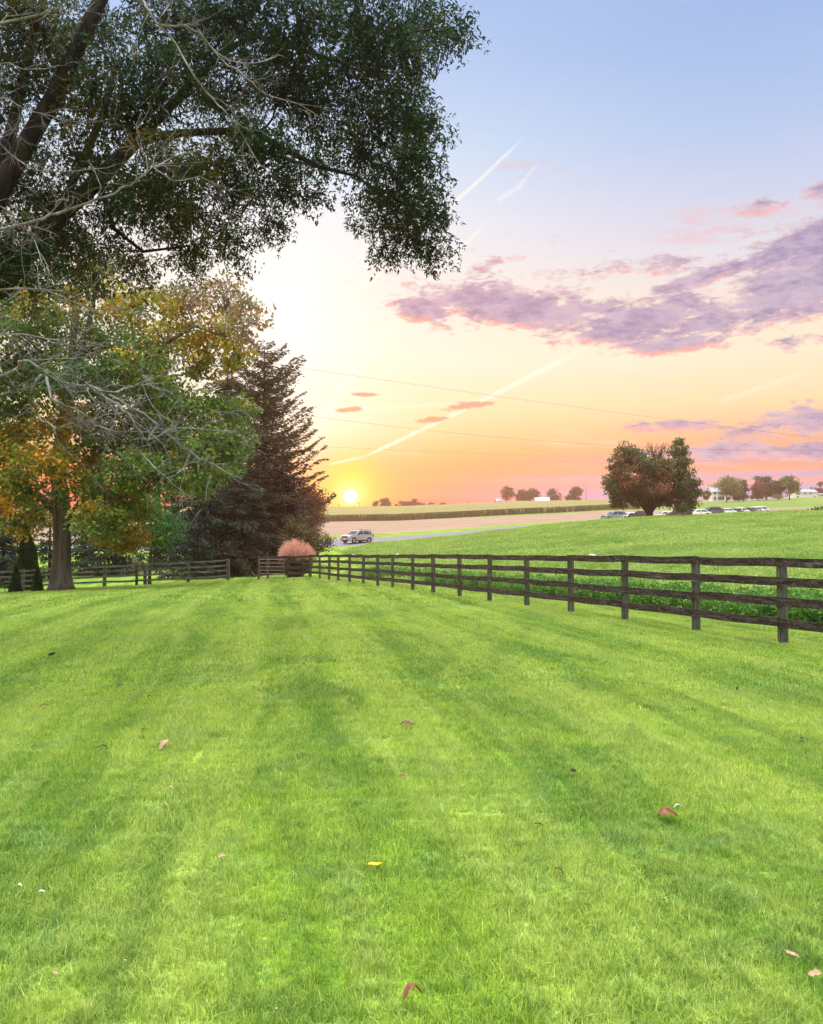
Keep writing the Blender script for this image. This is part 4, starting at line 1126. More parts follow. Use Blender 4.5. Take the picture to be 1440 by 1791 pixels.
# --- lone red and green maple on the crest
def lone():
    d = 111.0; x = (1137 - CX) / F * d; gb = g1(x, d); B = Vector((x, d, gb))
    def Q(u, v): return pt(u, v, d)
    lim = [([Q(1137, 897), Q(1122, 880), Q(1105, 860), Q(1095, 830)], [.45, .32, .22, .1]), ([Q(1137, 895), Q(1150, 880), Q(1175, 862), Q(1190, 820)], [.4, .28, .2, .1]),
           ([Q(1137, 890), Q(1140, 860), Q(1148, 830), Q(1150, 800)], [.4, .3, .2, .08])]
    rows = [(1098,795,22,20,30,'gr'),(1082,812,20,22,26,'rg'),(1112,805,24,22,34,'gr'),(1075,838,18,18,22,'gr'),(1100,835,26,22,40,'r'),(1076,862,16,14,16,'gr'),(1098,862,24,18,34,'rg'),
            (1082,882,13,10,12,'gr'),(1128,835,24,22,36,'gr'),(1132,812,20,18,24,'rg'),(1125,868,26,18,38,'rg'),(1150,850,26,22,40,'r'),(1158,822,20,20,28,'r'),(1187,790,15,18,20,'gr'),
            (1186,775,9,9,6,'gr'),(1190,815,20,20,30,'gr'),(1200,840,18,18,26,'gr'),(1180,845,22,20,32,'rg'),(1212,862,13,16,16,'gr'),(1195,868,22,16,32,'gr'),(1165,875,24,14,30,'rg'),
            (1112,874,18,8,12,'rg'),(1128,878,20,9,12,'gr',3),(1155,880,22,9,14,'gr',3),(1200,882,18,9,16,'gr'),(1196,889,10,6,7,'gr'),(1146,822,17,14,20,'rg'),(1166,820,12,12,12,'gr'),(1065,848,9,10,5,'gr'),(1218,845,7,10,5,'gr')]
    pal = {'gr': [((.070, .115, .045), 4), ((.105, .14, .055), 2), ((.18, .095, .055), 1)], 'rg': [((.20, .105, .065), 2), ((.085, .12, .05), 3)], 'r': [((.29, .11, .075), 3), ((.15, .12, .06), 2), ((.08, .12, .05), 1)]}
    r = broadleaf('lone_maple_tree', 'broad red and green maple standing alone on the crest of the field', 'tree', B,
              [B - Vector((0, 0, .2)), B + Vector((0, 0, .35)), B + Vector((0, 0, 1.0)), Q(1137, 888), Q(1139, 870)], [.75, .5, .42, .36, .24],
              blobs_px(rows, d, 1.1, 1.6), .34, 44, .50, pal, M['bark_dark'], leaf_w=.6, limbs=lim, twig_r=.04, lead=.06)
    tw = MB()
    for k in range(70):
        s = Q(1150 + random.gauss(0, 3), 808); e = Q(random.uniform(1130, 1172), random.uniform(770, 788)); e.y += random.gauss(0, 1.2)
        tw.tube([p - B for p in curve_pts(s, e, 4, .07)], [.05, .04, .03, .02, .012], 3, cap=False)
    tw.build('bare_twigs', M['bark_brown'], parent=r)
lone()

# --- far trees on the horizon
def far_tree(label, u, vb, vt, ru, d, pal, seed, trunk=True, bare=False, name='far_tree', group='trees on the horizon', cone=False):
    random.seed(seed)
    x = (u - CX) / F * d; gb = g1(x, d); B = Vector((x, d, gb)); H = zof(vt, d) - gb
    R = px_r(ru, d); top = .98 * H; lo = H * (.22 if trunk else .08)
    bl = []
    for k in range(9):
        a = random.random() * 6.28; zf = random.random()
        rr = R * (.55 * (1 - zf * .95 if cone else (1 - abs(zf - .45) * .8)))
        c = B + Vector((math.cos(a) * rr, math.sin(a) * rr, lo + (top - lo) * (.15 + .7 * zf)))
        k2 = R * (.58 - (.3 * zf if cone else 0))
        bl.append((c, (k2, k2, (top - lo) * .20), 11 if not bare else 7, 'p'))
    bl.append((B + Vector((0, 0, top - (top - lo) * .17)), (R * (.2 if cone else .42), R * .4, (top - lo) * .16), 8, 'p'))
    pl = {'p': pal}
    return broadleaf(name, label, 'tree', B, [B - Vector((0, 0, .2)), B + Vector((0, 0, H * .2)), B + Vector((.1, 0, H * .5)), B + Vector((.1, 0, H * .8))], [H * .03, H * .022, H * .016, H * .005],
              bl, H * .06, 40 if not bare else 14, R * .22, pl, M['bark_brown'], leaf_w=.7, group=group, sides=6, twig_r=H * .004, lead=H * .006)
gg = [((.050, .085, .045), 3), ((.07, .105, .05), 2)]; olive = [((.17, .21, .07), 3), ((.12, .16, .06), 2)]
dkg = [((.020, .055, .045), 3), ((.03, .07, .05), 2)]; redp = [((.17, .065, .05), 3), ((.09, .07, .045), 2)]; pnk = [((.14, .085, .07), 3), ((.10, .075, .06), 2)]
ft = [
 ('round thin crowned tree left of the far barn group', 886, 877, 850, 14, 505, gg, 0, 1), ('bushy tree at the left end of the far barn group', 913, 877, 857, 11, 508, gg, 0, 0),
 ('largest domed tree directly left of the pale barn roof', 929, 877, 853, 17, 510, gg, 0, 0), ('domed tree directly right of the pale barn roof', 967, 877, 854, 16, 512, gg, 0, 0),
 ('pointed tree left of the tall thin mast', 1008, 876, 850, 12, 505, gg, 0, 0), ('small bush between the barn group and the pointed tree', 996, 877, 866, 8, 507, olive, 0, 0),
 ('leftmost low reddish tree on the far horizon', 657, 887, 876, 7, 540, pnk, 0, 0), ('taller reddish tree near the left end of the horizon', 674, 887, 871, 11, 545, pnk, 0, 0),
 ('tiny round bush beside the taller reddish tree', 693, 887, 881, 5, 545, pnk, 0, 0), ('long low hazy tree in the middle of the left horizon', 709, 886, 876, 13, 550, pnk, 0, 0),
 ('hazy domed tree capping the long low clump', 724, 886, 872, 12, 548, pnk, 0, 0), ('low hazy bush right of the domed clump', 741, 885, 879, 8, 550, pnk, 0, 0),
 ('flat low bush second from the right of the left horizon', 755, 885, 878, 8, 550, pnk, 0, 0), ('last tiny bush at the right of the left horizon', 774, 884, 879, 8, 552, pnk, 0, 0),
 ('small dark lollipop tree left of the large white house', 1238, 877, 859, 7, 392, redp, 0, 1),
 ('pale yellow green tree in front of the large white house', 1272, 876, 834, 20, 372, olive, 0, 1),
 ('pointed dark evergreen right of the large white house', 1301, 874, 837, 11, 378, dkg, 0, 0), ('low dark shrub mass at the foot of the pointed evergreen', 1294, 875, 858, 9, 374, dkg, 0, 0),
 ('reddish rounded tree right of the pointed evergreen', 1327, 873, 840, 12, 380, redp, 0, 0), ('tallest dark green tree between the two white houses', 1342, 873, 832, 16, 388, dkg, 0, 0),
 ('dark tree between the tallest one and the pale thin tree', 1362, 872, 841, 11, 388, dkg, 0, 0), ('pale thin leafed tree left of the small white house', 1382, 872, 832, 14, 385, olive, 0, 1),
 ('low pale round bush below the pale thin tree', 1362, 872, 864, 9, 380, olive, 0, 0), ('dark red tree at the right edge behind the small house', 1437, 869, 840, 13, 470, redp, 0, 0),
]
for i, (lb, u, vb, vt, ru, d, pal, br_, tk) in enumerate(ft):
    if 1250 < u < 1400: ru *= 1.22
    far_tree(lb, u, vb, vt, ru, d, pal, 100 + i, trunk=bool(tk), cone=('pointed dark' in lb))
random.seed(9)
# ------------------------------------------------------------------ fences
def board(mbx, a, b, h=.145, th=.028, up=0.0, droop=0.0):
    """one plank from a to b (centres), slightly warped"""
    a = Vector(a); b = Vector(b); n = 6
    d = (b - a); L = d.length; d.normalize(); side = Vector((-d.y, d.x, 0)).normalized(); upv = Vector((0, 0, 1))
    V = []; ph = random.random() * 6
    for i in range(n + 1):
        t = i / n; c = a.lerp(b, t) + Vector((0, 0, -droop * math.sin(math.pi * t) + .006 * math.sin(ph + t * 7)))
        hh = h * (1 + .03 * math.sin(ph + t * 11)); 
        for sx, sz in ((-1, -1), (1, -1), (1, 1), (-1, 1)):
            V.append(c + side * sx * th / 2 + upv * sz * hh / 2)
    Fq = [(i*4+j, i*4+(j+1) % 4, (i+1)*4+(j+1) % 4, (i+1)*4+j) for i in range(n) for j in range(4)] + [(3, 2, 1, 0), (n*4, n*4+1, n*4+2, n*4+3)]
    mbx.add([tuple(v) for v in V], Fq)
HT = (1.285, .985, .655, .335)
def fence(name, label, xy, face, mats, hts=HT, post_h=1.36, postw=.108, bh=.138, long=2, cat='fence', sag=.012):
    """posts at xy; boards nailed on the side 'face' (unit 2d vector)"""
    p0 = xy[0]; B = Vector((p0[0], p0[1], g1(*p0))); root = empty(name, B)
    Zs = [g1(*p) for p in xy]
    for i, (p, z) in enumerate(zip(xy, Zs)):
        mb = MB(); tilt = random.gauss(0, .014); k = min(i, len(xy) - 2)
        dv = (Vector(xy[k+1]) - Vector(xy[k])).normalized(); ang = math.atan2(dv.y, dv.x)
        R = (Matrix.Rotation(ang, 3, 'Z') @ Matrix.Rotation(tilt, 3, 'Y') @ Matrix.Rotation(random.gauss(0, .006), 3, 'X'))
        w = postw * random.uniform(.92, 1.08)
        hx = w / 2; H = post_h * random.uniform(.985, 1.01)
        V = np.array([(-hx,-hx,-.2),(hx,-hx,-.2),(hx,hx,-.2),(-hx,hx,-.2),(-hx,-hx,H-.01),(hx,-hx,H-.01),(hx,hx,H),(-hx,hx,H)]) @ np.array(R).T
        mb.add(V + np.array([p[0] - B.x, p[1] - B.y, z - B.z]), [(0,3,2,1),(4,5,6,7),(0,1,5,4),(1,2,6,5),(2,3,7,6),(3,0,4,7)])
        mb.build('post', M[mats[1]], parent=root)
    off = Vector((face[0], face[1])) * (postw / 2 + .018)
    n = len(xy)
    for r, h in enumerate(hts):
        i = 0; first = True
        while i < n - 1:
            step = long if not (first and r % 2 == 1) else 1
            first = False
            j = min(n - 1, i + step)
            mb = MB(); dz = random.gauss(0, .008)
            pts = []
            # one plank may span two bays and bend gently with the ground
            for k in range(i, j):
                a = Vector((xy[k][0] + off.x - B.x, xy[k][1] + off.y - B.y, Zs[k] + h + dz - B.z)); b = Vector((xy[k+1][0] + off.x - B.x, xy[k+1][1] + off.y - B.y, Zs[k+1] + h + dz - B.z))
                e = (b - a).normalized() * .004
                board(mb, a + (e if k == i else Vector()), b - (e if k == j - 1 else Vector()), bh, .028, droop=sag * random.uniform(.2, 1))
            mb.build('rail', M[mats[0]], parent=root)
            i = j
    tag(root, label, cat); return root
us = [1367, 1216, 1092, 998, 921, 856, 804, 758, 722, 687, 661, 636, 612, 592, 576, 560, 544]
xy = []
for u in us:
    tv = (u - CX) / F; s = (FP0.x - FP0.y * tv) / (-FDIR.x + FDIR.y * tv)
    p = FP0 + FDIR * s; xy.append((p.x, p.y))
first = Vector(xy[0]) - FDIR * 2.35; second = first - FDIR * 2.4; third = second - FDIR * 2.4
xy = [tuple(third), tuple(second), tuple(first)] + xy
rf = fence('paddock_fence', 'long dark four board fence running along the right of the lawn', xy, (-FN.x, -FN.y), ('rail', 'post'))
rf_corner = xy[-1]
for u, w in ((563, 1), (621, 1), (698, 1), (1040, 1.6)):
    tv = (u - CX) / F; s = (FP0.x - FP0.y * tv) / (-FDIR.x + FDIR.y * tv); p = FP0 + FDIR * s
    z = g1(p.x, p.y) + 1.36
    mb = MB(); sc = .045 if u != 1040 else .05
    bm = bmesh.new(); bmesh.ops.create_uvsphere(bm, u_segments=14, v_segments=8, radius=1.0)
    rr = Matrix.Rotation(random.uniform(-.3, .5), 3, 'Y')
    for v_ in bm.verts: v_.co = rr @ Vector((v_.co.x * sc * 1.5, v_.co.y * sc * .75, max(v_.co.z, -.55) * sc * .42)); 
    for v_ in bm.verts: v_.co += Vector((p.x - FN.x * .06, p.y - FN.y * .06, z + sc * .02))
    me = bpy.data.meshes.new('white_insulator'); bm.to_mesh(me); bm.free(); me.materials.append(M['white_plastic']); me.shade_smooth()
    o = bpy.data.objects.new('white_insulator', me); COL.objects.link(o)
    lb = {563: 'small white knob on the top board nearest the fence corner', 621: 'small white knob on the top board, second from the fence corner', 698: 'small white knob on the top board, third from the fence corner',
          1040: 'largest white oval knob on the top board below the lone maple'}[u]
    tag(o, lb, 'insulator', 'white knobs on the long fence')
# short return of the fence and the gate folded against it
x0, y0 = rf_corner
pr = [(x0 - .06, y0 + .07), ((505 - CX) / F * 48.9, 48.9), ((469 - CX) / F * 48.6, 48.6), ((453 - CX) / F * 48.2, 48.2)]
fence('pen_fence', 'short dark reddish fence return in front of the plume grass', pr, (0, -1), ('rail', 'post'), long=1, bh=.14)
def gate():
    a = Vector(((453.5 - CX) / F * 47.9, 47.9)); b = Vector(((498 - CX) / F * 47.95, 47.95)); z = g1(*a)
    root = empty('tube_gate', (a.x, a.y, z)); L = (b - a).length; dv = (b - a).normalized()
    for s in (0.02, .45, L):
        fr_ = MB(); fr_.tube([(dv.x * s, dv.y * s, .13), (dv.x * s, dv.y * s, 1.22)], .022, 8); fr_.build('upright', M['metal_tube'], parent=root)
    for k, h in enumerate((.16, .36, .56, .78, .98, 1.2)):
        bar = MB(); bar.tube([(0, 0, h), (dv.x * L, dv.y * L, h)], .018, 8); bar.build('bar', M['metal_tube'], parent=root)
    for h in (.3, 1.05):
        hg = MB(); hg.box((-.045, 0, h), (.09, .04, .03)); hg.build('hinge', M['metal_tube'], parent=root)
    tag(root, 'metal tube gate folded back against the dark fence return', 'gate')
gate()
# left fence, grey boards, ends at the opening
lx = [(400, 50.0), (330, 50.0), (255, 50.0), (184, 50.0), (112, 50.0), (42, 50.0), (-28, 50.0), (-98, 50.0)]
xy = [((u - CX) / F * d, d) for u, d in lx]
fence('grey_fence', 'weathered grey four board fence passing behind the maple trunk', xy, (0, -1), ('grey_rail', 'post'), hts=(1.27, .97, .66, .34), long=2, bh=.12, sag=.03, postw=.16)

def sapling():
    d = 49.3; x = (240 - CX) / F * d; gb = g1(x, d); root = empty('young_tree', (x, d, gb))
    t = MB(); t.tube([(0, 0, -.05), (.02, 0, .5), (-.02, 0, 1.1), (.05, 0, 1.7)], [.09, .08, .07, .03], 7)
    for k in range(8):
        a = random.random() * 6.28; t.tube([(0, 0, 1.0 + .06 * k), (.2 * math.cos(a), .2 * math.sin(a), 1.25 + .06 * k)], [.02, .006], 4)
    t.build('trunk', M['bark_brown'], parent=root, smooth=True)
    l = MB(); n = 400; C_ = RNG.normal(0, 1, (n, 3)) * np.array([.14, .14, .14]) + np.array([.02, 0, 1.3])
    V, q = leaf_quads(C_, RNG.normal(0, 1, (n, 3)), .09, .05); l.add(V, q, np.repeat(np.array([(.22, .2, .13)]) * RNG.uniform(.6, 1.3, (n, 1)), 4, 0)); l.build('crown', M['tree_leaf'], parent=root)
    tag(root, 'stubby young tree trunk growing beside the left fence post', 'young tree')
    mu = MB(); seg_ = 28; V = [(0, 0, .06)] + [(1.15 * math.cos(2*math.pi*i/seg_) * (1 + .08 * math.sin(i * 2.1)), .75 * math.sin(2*math.pi*i/seg_), -.02) for i in range(seg_)]
    V = [(a, b, c + g1(x - .3 + a, d - .1 + b) - gb) for a, b, c in V]
    mu.add(V, [(0, 1 + i, 1 + (i + 1) % seg_) for i in range(seg_)]); o = mu.build('mulch_bed', M['mulch'])
    o.location = (x - .3, d - .1, gb); tag(o, 'flat patch of dark mulch at the foot of the young tree', 'mulch bed')
sapling()

# ------------------------------------------------------------------ vehicles
def car(name, label, cat, style, paint, loc, heading, group=None, sc=1.0, detail=True):
    root = empty(name, loc, heading)
    def poly_extrude(pts, ys, mat, nm, tops=None):
        """pts side outline (x, z); ys half width per point"""
        bm = bmesh.new(); A = [bm.verts.new((x * sc, -y * sc, z * sc)) for (x, z), y in zip(pts, ys)]; B_ = [bm.verts.new((x * sc, y * sc, z * sc)) for (x, z), y in zip(pts, ys)]
        n = len(pts); bm.faces.new(A[::-1]); bm.faces.new(B_)
        for i in range(n):
            bm.faces.new((A[i], A[(i+1) % n], B_[(i+1) % n], B_[i]))
        bmesh.ops.recalc_face_normals(bm, faces=bm.faces)
        ed = [e for e in bm.edges if abs(e.verts[0].co.y - e.verts[1].co.y) < .3 * sc and e.verts[0].co.z > .5 * sc]
        bmesh.ops.bevel(bm, geom=ed, offset=.045 * sc, segments=2, affect='EDGES', clamp_overlap=True)
        bmesh.ops.triangulate(bm, faces=[f for f in bm.faces if len(f.verts) > 4])
        me = bpy.data.meshes.new(nm); bm.to_mesh(me); bm.free(); me.materials.append(M[mat])
        o = bpy.data.objects.new(nm, me); COL.objects.link(o); o.parent = root; return o
    if style == 'suv':
        L0, L1, W, belt, roof = -2.2, 2.25, .9, 1.08, 1.70
        gh = [(-2.12, 1.06), (1.08, 1.06), (.30, 1.62), (.05, 1.68), (-1.55, 1.70), (-1.86, 1.62)]
        hood = [(1.06, 1.10), (1.75, 1.03), (2.08, .92)]
    elif style == 'pickup':
        L0, L1, W, belt, roof = -2.7, 2.7, .95, 1.15, 1.85
        gh = [(-.75, 1.13), (1.30, 1.13), (.70, 1.78), (.5, 1.84), (-.45, 1.85), (-.68, 1.75)]
        hood = [(1.28, 1.18), (2.2, 1.12), (2.6, 1.0)]
    else:
        L0, L1, W, belt, roof = -2.3, 2.3, .88, .93, 1.45
        gh = [(-1.85, .92), (1.15, .92), (.35, 1.38), (.1, 1.43), (-.85, 1.44), (-1.1, 1.38)]
        hood = [(1.14, .95), (1.9, .86), (2.2, .74)]
    wr = .36; ax1, ax2 = L1 - .88, L0 + .85
    def arch(cx):
        return [(cx + (wr + .06) * math.cos(a), .34 + (wr + .06) * math.sin(a)) for a in np.linspace(math.pi * .97, math.pi * .03, 9)]
    low = [(L0 + .02, .42), (L0, .72), (L0 + .06, belt - .02), (L0 + .14, belt + .02)] + [hood[0], hood[1], hood[2], (L1, .66), (L1 - .02, .38), (L1 - .25, .26)]
    bottom = arch(ax1)[::-1] + [(ax1 - .6, .24), (ax2 + .6, .24)] + arch(ax2)[::-1] + [(L0 + .2, .28)]
    pts = low + bottom
    ys = [W * (.90 if (x > L1 - .12 or x < L0 + .03) else 1.0) * (.955 if z > belt - .03 else 1.0) for x, z in pts]
    poly_extrude(pts, ys, paint, 'body')
    ysg = [W * .93 if z < belt + .05 else W * .76 for x, z in gh]
    gtop = max(z for x, z in gh)
    poly_extrude(gh, ysg, paint, 'cabin')
    # windows, proud of the cabin by a few mm
    def lerpy(z):  # half width of the cabin at height z
        z0 = gh[0][1]; return W * .93 + (W * .76 - W * .93) * min(1, (z - z0) / (gtop - .07 - z0))
    zb, zt = gh[0][1] + .06, gtop - .15
    def wx(z, front):
        a, b = (gh[1], gh[2]) if front else (gh[0], gh[5])
        return a[0] + (b[0] - a[0]) * (z - a[1]) / (b[1] - a[1])
    fx = lambda z: wx(z, True) - .16
    rx = lambda z: wx(z, False) + (.20 if style != 'pickup' else .12)
    for sgn in (-1, 1):
        mid = (fx(zb) + rx(zb)) / 2 + .12
        panes = [(mid + .05, fx), (rx, mid - .05)] if style != 'suv' else [(mid + .12, fx), (mid - 1.0, mid + .02), (rx, mid - 1.1)]
        for a, b in panes:
            g = lambda e, z: e(z) if callable(e) else e
            mb = MB(); q4 = [(g(a, zb), zb), (g(b, zb), zb), (g(b, zt), zt), (g(a, zt), zt)]
            V = [(x * sc, sgn * (lerpy(z) + .012) * sc, z * sc) for x, z in q4] + [(x * sc, sgn * (lerpy(z) - .02) * sc, z * sc) for x, z in q4]
            mb.add(V, [(0, 1, 2, 3), (7, 6, 5, 4), (0, 4, 5, 1), (1, 5, 6, 2), (2, 6, 7, 3), (3, 7, 4, 0)]); mb.build('side_window', M['car_glass'], parent=root)
    for front, nm in ((True, 'windshield'), (False, 'rear_window')):
        mb = MB(); o_ = .012 if front else -.012
        q4 = [(wx(zb, front) + o_, -lerpy(zb) * .88, zb), (wx(zb, front) + o_, lerpy(zb) * .88, zb), (wx(zt, front) + o_, lerpy(zt) * .86, zt), (wx(zt, front) + o_, -lerpy(zt) * .86, zt)]
        V = [tuple(c * sc for c in p) for p in q4] + [(p[0] * sc - o_ * 2 * sc, p[1] * sc, p[2] * sc) for p in q4]
        mb.add(V, [(0, 1, 2, 3), (7, 6, 5, 4), (0, 4, 5, 1), (1, 5, 6, 2), (2, 6, 7, 3), (3, 7, 4, 0)]); mb.build(nm, M['car_glass'], parent=root)
    for cx in (ax1, ax2):
        for sgn in (-1, 1):
            w = MB(); y = sgn * (W - .09) * sc
            prof = [(wr - .10, -.10), (wr - .02, -.11), (wr, -.08), (wr, .08), (wr - .02, .11), (wr - .10, .10)]
            seg_ = 24; V = [((cx + r * math.cos(2*math.pi*i/seg_)) * sc, y + o_ * sc, (wr - .02 + r * math.sin(2*math.pi*i/seg_)) * sc) for i in range(seg_) for r, o_ in prof]
            k = len(prof); w.add(V, [(i*k+j, ((i+1) % seg_)*k+j, ((i+1) % seg_)*k+(j+1) % k, i*k+(j+1) % k) for i in range(seg_) for j in range(k)])
            wo_ = w.build('wheel', M['tyre'], parent=root, smooth=True)
            r = MB(); V = [(cx * sc, y + sgn * .07 * sc, (wr - .02) * sc)]
            for i in range(20):
                a = 2 * math.pi * i / 20; rr_ = wr - .11
                V.append(((cx + rr_ * math.cos(a)) * sc, y + sgn * (.085 if i % 4 < 2 else .03) * sc, (wr - .02 + rr_ * math.sin(a)) * sc))
            r.add(V, [(0, 1 + i, 1 + (i + 1) % 20) for i in range(20)]); r.build('rim', M['rim'], parent=wo_)
    for sgn in (-1, 1):
        hl = MB(); hl.box(((L1 - .17) * sc, sgn * (W - .20) * sc, (belt - .24) * sc), (.30 * sc, .34 * sc, .15 * sc), Matrix.Rotation(.25, 3, 'Y')); hl.build('headlight', M['headlight'], parent=root)
        tl = MB(); tl.box(((L0 + .05) * sc, sgn * (W - .11) * sc, (belt - .08) * sc), (.12 * sc, .18 * sc, .30 * sc)); tl.build('tail_light', M['tail_light'], parent=root)
        mi = MB(); mi.box(((gh[1][0] - .42) * sc, sgn * (W + .09) * sc, (belt + .06) * sc), (.12 * sc, .20 * sc, .14 * sc)); mi.build('mirror', M['black_trim'], parent=root)
    gr = MB(); gr.box(((L1 - .04) * sc, 0, (belt - .30) * sc), (.12 * sc, 1.0 * sc, .17 * sc)); gr.build('grille', M['black_trim'], parent=root)
    bp = MB(); bp.box(((L1 - .07) * sc, 0, .36 * sc), (.16 * sc, 1.3 * sc, .14 * sc)); bp.build('lower_bumper', M['black_trim'], parent=root)
    pn = MB(); pn.box(((L1 + .025) * sc, 0, .50 * sc), (.03 * sc, .32 * sc, .15 * sc)); pn.build('number_plate', M['plate'], parent=root)
    if style == 'suv':
        for sgn in (-1, 1):
            sk = MB(); sk.box((((ax1 + ax2) / 2) * sc, sgn * (W - .01) * sc, .34 * sc), ((ax1 - ax2 - .95) * sc, .05 * sc, .16 * sc)); sk.build('side_sill', M['black_trim'], parent=root)
            rl = MB(); rl.box((-.6 * sc, sgn * W * .68 * sc, (gtop + .03) * sc), (1.7 * sc, .04 * sc, .03 * sc)); rl.build('roof_rail', M['black_trim'], parent=root)
        sp = MB(); sp.box((-1.92 * sc, 0, (gtop - .03) * sc), (.28 * sc, 1.3 * sc, .04 * sc)); sp.build('spoiler', M[paint], parent=root)
    tag(root, label, cat, group)
    return root
cd = 107.0; cx_ = (625 - CX) / F * cd
# heading: front points left and towards the viewer, down the road
car('moving_suv', 'silver suv driving down the road towards the left', 'car', 'suv', 'paint_silver', (cx_, cd, g1(cx_, cd) + .01), math.radians(180 + 48), sc=1.0)
Gp = 'cars parked beyond the clover field'
parked = [
 ('blue grey station wagon at the left end of the parked cars', 'suv', 'paint_blue', 1074, 149.0, 200, 1.0),
 ('red tailed car directly behind the blue grey wagon', 'sedan', 'paint_red', 1092, 152.0, 215, 1.0),
 ('white car half hidden between the blue grey wagon and the dark suv', 'sedan', 'paint_white', 1103, 150.0, 195, 1.04),
 ('dark suv immediately left of the lone maple trunk', 'suv', 'paint_dark', 1114, 150.0, 190, .98),
 ('white roofed sedan immediately right of the lone maple trunk', 'sedan', 'paint_white', 1163, 155.0, 182, 1.0),
 ('black suv under the right side of the lone maple', 'suv', 'paint_dark', 1187, 154.5, 188, 1.08),
 ('white pickup directly right of the black suv', 'pickup', 'paint_white', 1204, 160.0, 200, .9),
 ('low white sedan midway along the parked row', 'sedan', 'paint_white', 1222, 161.0, 185, 1.05),
 ('dark blue suv in the raised pair of parked suvs', 'suv', 'paint_navy', 1243, 167.0, 190, 1.1),
 ('silver suv in the raised pair, right of the dark blue one', 'suv', 'paint_silver', 1257, 170.0, 240, 1.1),
 ('small pale sedan just right of the raised pair', 'sedan', 'paint_white', 1268, 176.0, 195, 1.1),
 ('dark sedan sixth from the far right end of the row', 'sedan', 'paint_navy', 1281, 180.0, 200, 1.1),
 ('white car fifth from the far right end of the row', 'sedan', 'paint_white', 1291, 184.0, 200, 1.18),
 ('dark car fourth from the far right end of the row', 'sedan', 'paint_dark', 1301, 188.0, 200, 1.18),
 ('silver car third from the far right end of the row', 'sedan', 'paint_silver', 1309, 191.0, 200, 1.22),
 ('white car second from the far right end of the row', 'sedan', 'paint_white', 1317, 195.0, 200, 1.26),
 ('last white car at the far right end of the row', 'sedan', 'paint_white', 1327, 199.0, 200, 1.3),
]
for lb, stl, pa, u, d, hd, s in parked:
    x = (u - CX) / F * d
    car('parked_car', lb, 'car', stl, pa, (x, d, g1(x, d)), math.radians(hd), group=Gp, sc=s)

# ------------------------------------------------------------------ buildings far off
def house(name, label, u0, u1, vb, vt, d, depth=8.0, roof_f=.36, rot=0.0, wins=(), roofm='grey_roof', wallm='white_siding', chimney=True, ell=None, cat='house'):
    x0, x1 = (u0 - CX) / F * d, (u1 - CX) / F * d; cx = (x0 + x1) / 2; W = x1 - x0
    gb = g1(cx, d); Ht = zof(vt, d) - gb; wh = Ht * (1 - roof_f)
    root = empty(name, (cx, d, gb), rot)
    w = MB(); w.box((0, depth / 2, wh / 2 - .3), (W, depth, wh + .6))
    # gables
    rh = Ht - wh
    for sx in (-1, 1):
        w.add([(sx * (W / 2 - .12), 0, wh), (sx * (W / 2 - .12), depth, wh), (sx * (W / 2 - .12), depth / 2, wh + rh - .08), (sx * (W / 2 - .002), 0, wh), (sx * (W / 2 - .002), depth, wh), (sx * (W / 2 - .002), depth / 2, wh + rh - .08)],
              [(0, 1, 2), (5, 4, 3), (0, 3, 4, 1), (1, 4, 5, 2), (2, 5, 3, 0)])
    w.build('wall', M[wallm], parent=root)
    r = MB(); e = .35; t = .18
    V = []
    for sx in (-1, 1):
        X = sx * (W / 2 + e)
        V += [(X, -e, wh - e * rh / (depth / 2)), (X, depth / 2, wh + rh), (X, depth + e, wh - e * rh / (depth / 2)), (X, depth + e, wh - e * rh / (depth / 2) + t), (X, depth / 2, wh + rh + t), (X, -e, wh - e * rh / (depth / 2) + t)]
    r.add(V, [(0, 6, 7, 1), (1, 7, 8, 2), (2, 8, 9, 3), (3, 9, 10, 4), (4, 10, 11, 5), (5, 11, 6, 0), (0, 1, 4, 5), (1, 2, 3, 4), (6, 11, 10, 7), (7, 10, 9, 8)])
    ro = r.build('roof', M[roofm], parent=root)
    if chimney:
        c = MB(); c.box((W * .42, depth / 2, wh + rh + .4), (.9, .9, 1.6)); c.build('chimney', M['barn_wall'], parent=ro)
    for fx, z, ww, hh in wins:
        m1 = MB(); m1.box((fx * W / 2, -.02, z), (ww + .24, .10, hh + .24)); f = m1.build('window', M['white_plastic'], parent=root)
        m2 = MB(); m2.box((fx * W / 2, -.055, z), (ww, .06, hh)); m2.build('pane', M['window_glass'], parent=f)
    tag(root, label, cat); return root
house('white_house', 'large white two storey house with grey roof partly behind a pale tree', 1247, 1285, 877, 852, 395, 9, .34,
      wins=[(-.75, 4.0, 1.0, 1.5), (-.75, 1.5, 1.0, 1.6), (-.35, 1.5, 1.6, 1.6), (0, 4.0, 1.0, 1.5), (-.05, 1.5, 1.6, 1.6), (.45, 4.0, 1.0, 1.5), (.5, 1.5, 1.6, 1.6)])
house('garage', 'low white wing attached at the right of the large white house', 1286.5, 1296.5, 877, 865, 396, 7, .4, wins=[(0, 1.1, 1.6, 1.4)], chimney=False, cat='garage')
house('white_house', 'small long white house with pale grey roof near the right edge', 1392, 1431, 871, 855, 450, 9, .34,
      wins=[(-.8, 3.0, .9, 1.3), (-.65, 3.0, .9, 1.3), (-.1, 3.0, .9, 1.3), (.4, 3.0, .9, 1.3), (.75, .9, .9, 1.2), (-.75, .9, .9, 1.2)])
house('white_shed', 'low white shed right of the small long house', 1433, 1446, 870, 863, 452, 6, .3, chimney=False, wins=[(0, .9, 1.0, .9)], cat='shed')
house('barn', 'long low barn with a pale blue metal roof between two domed trees', 938, 962, 880, 869.5, 503, 8, .8, wins=[(0, .6, 1.0, .6)], roofm='blue_metal_roof', wallm='barn_wall', chimney=False, cat='barn')
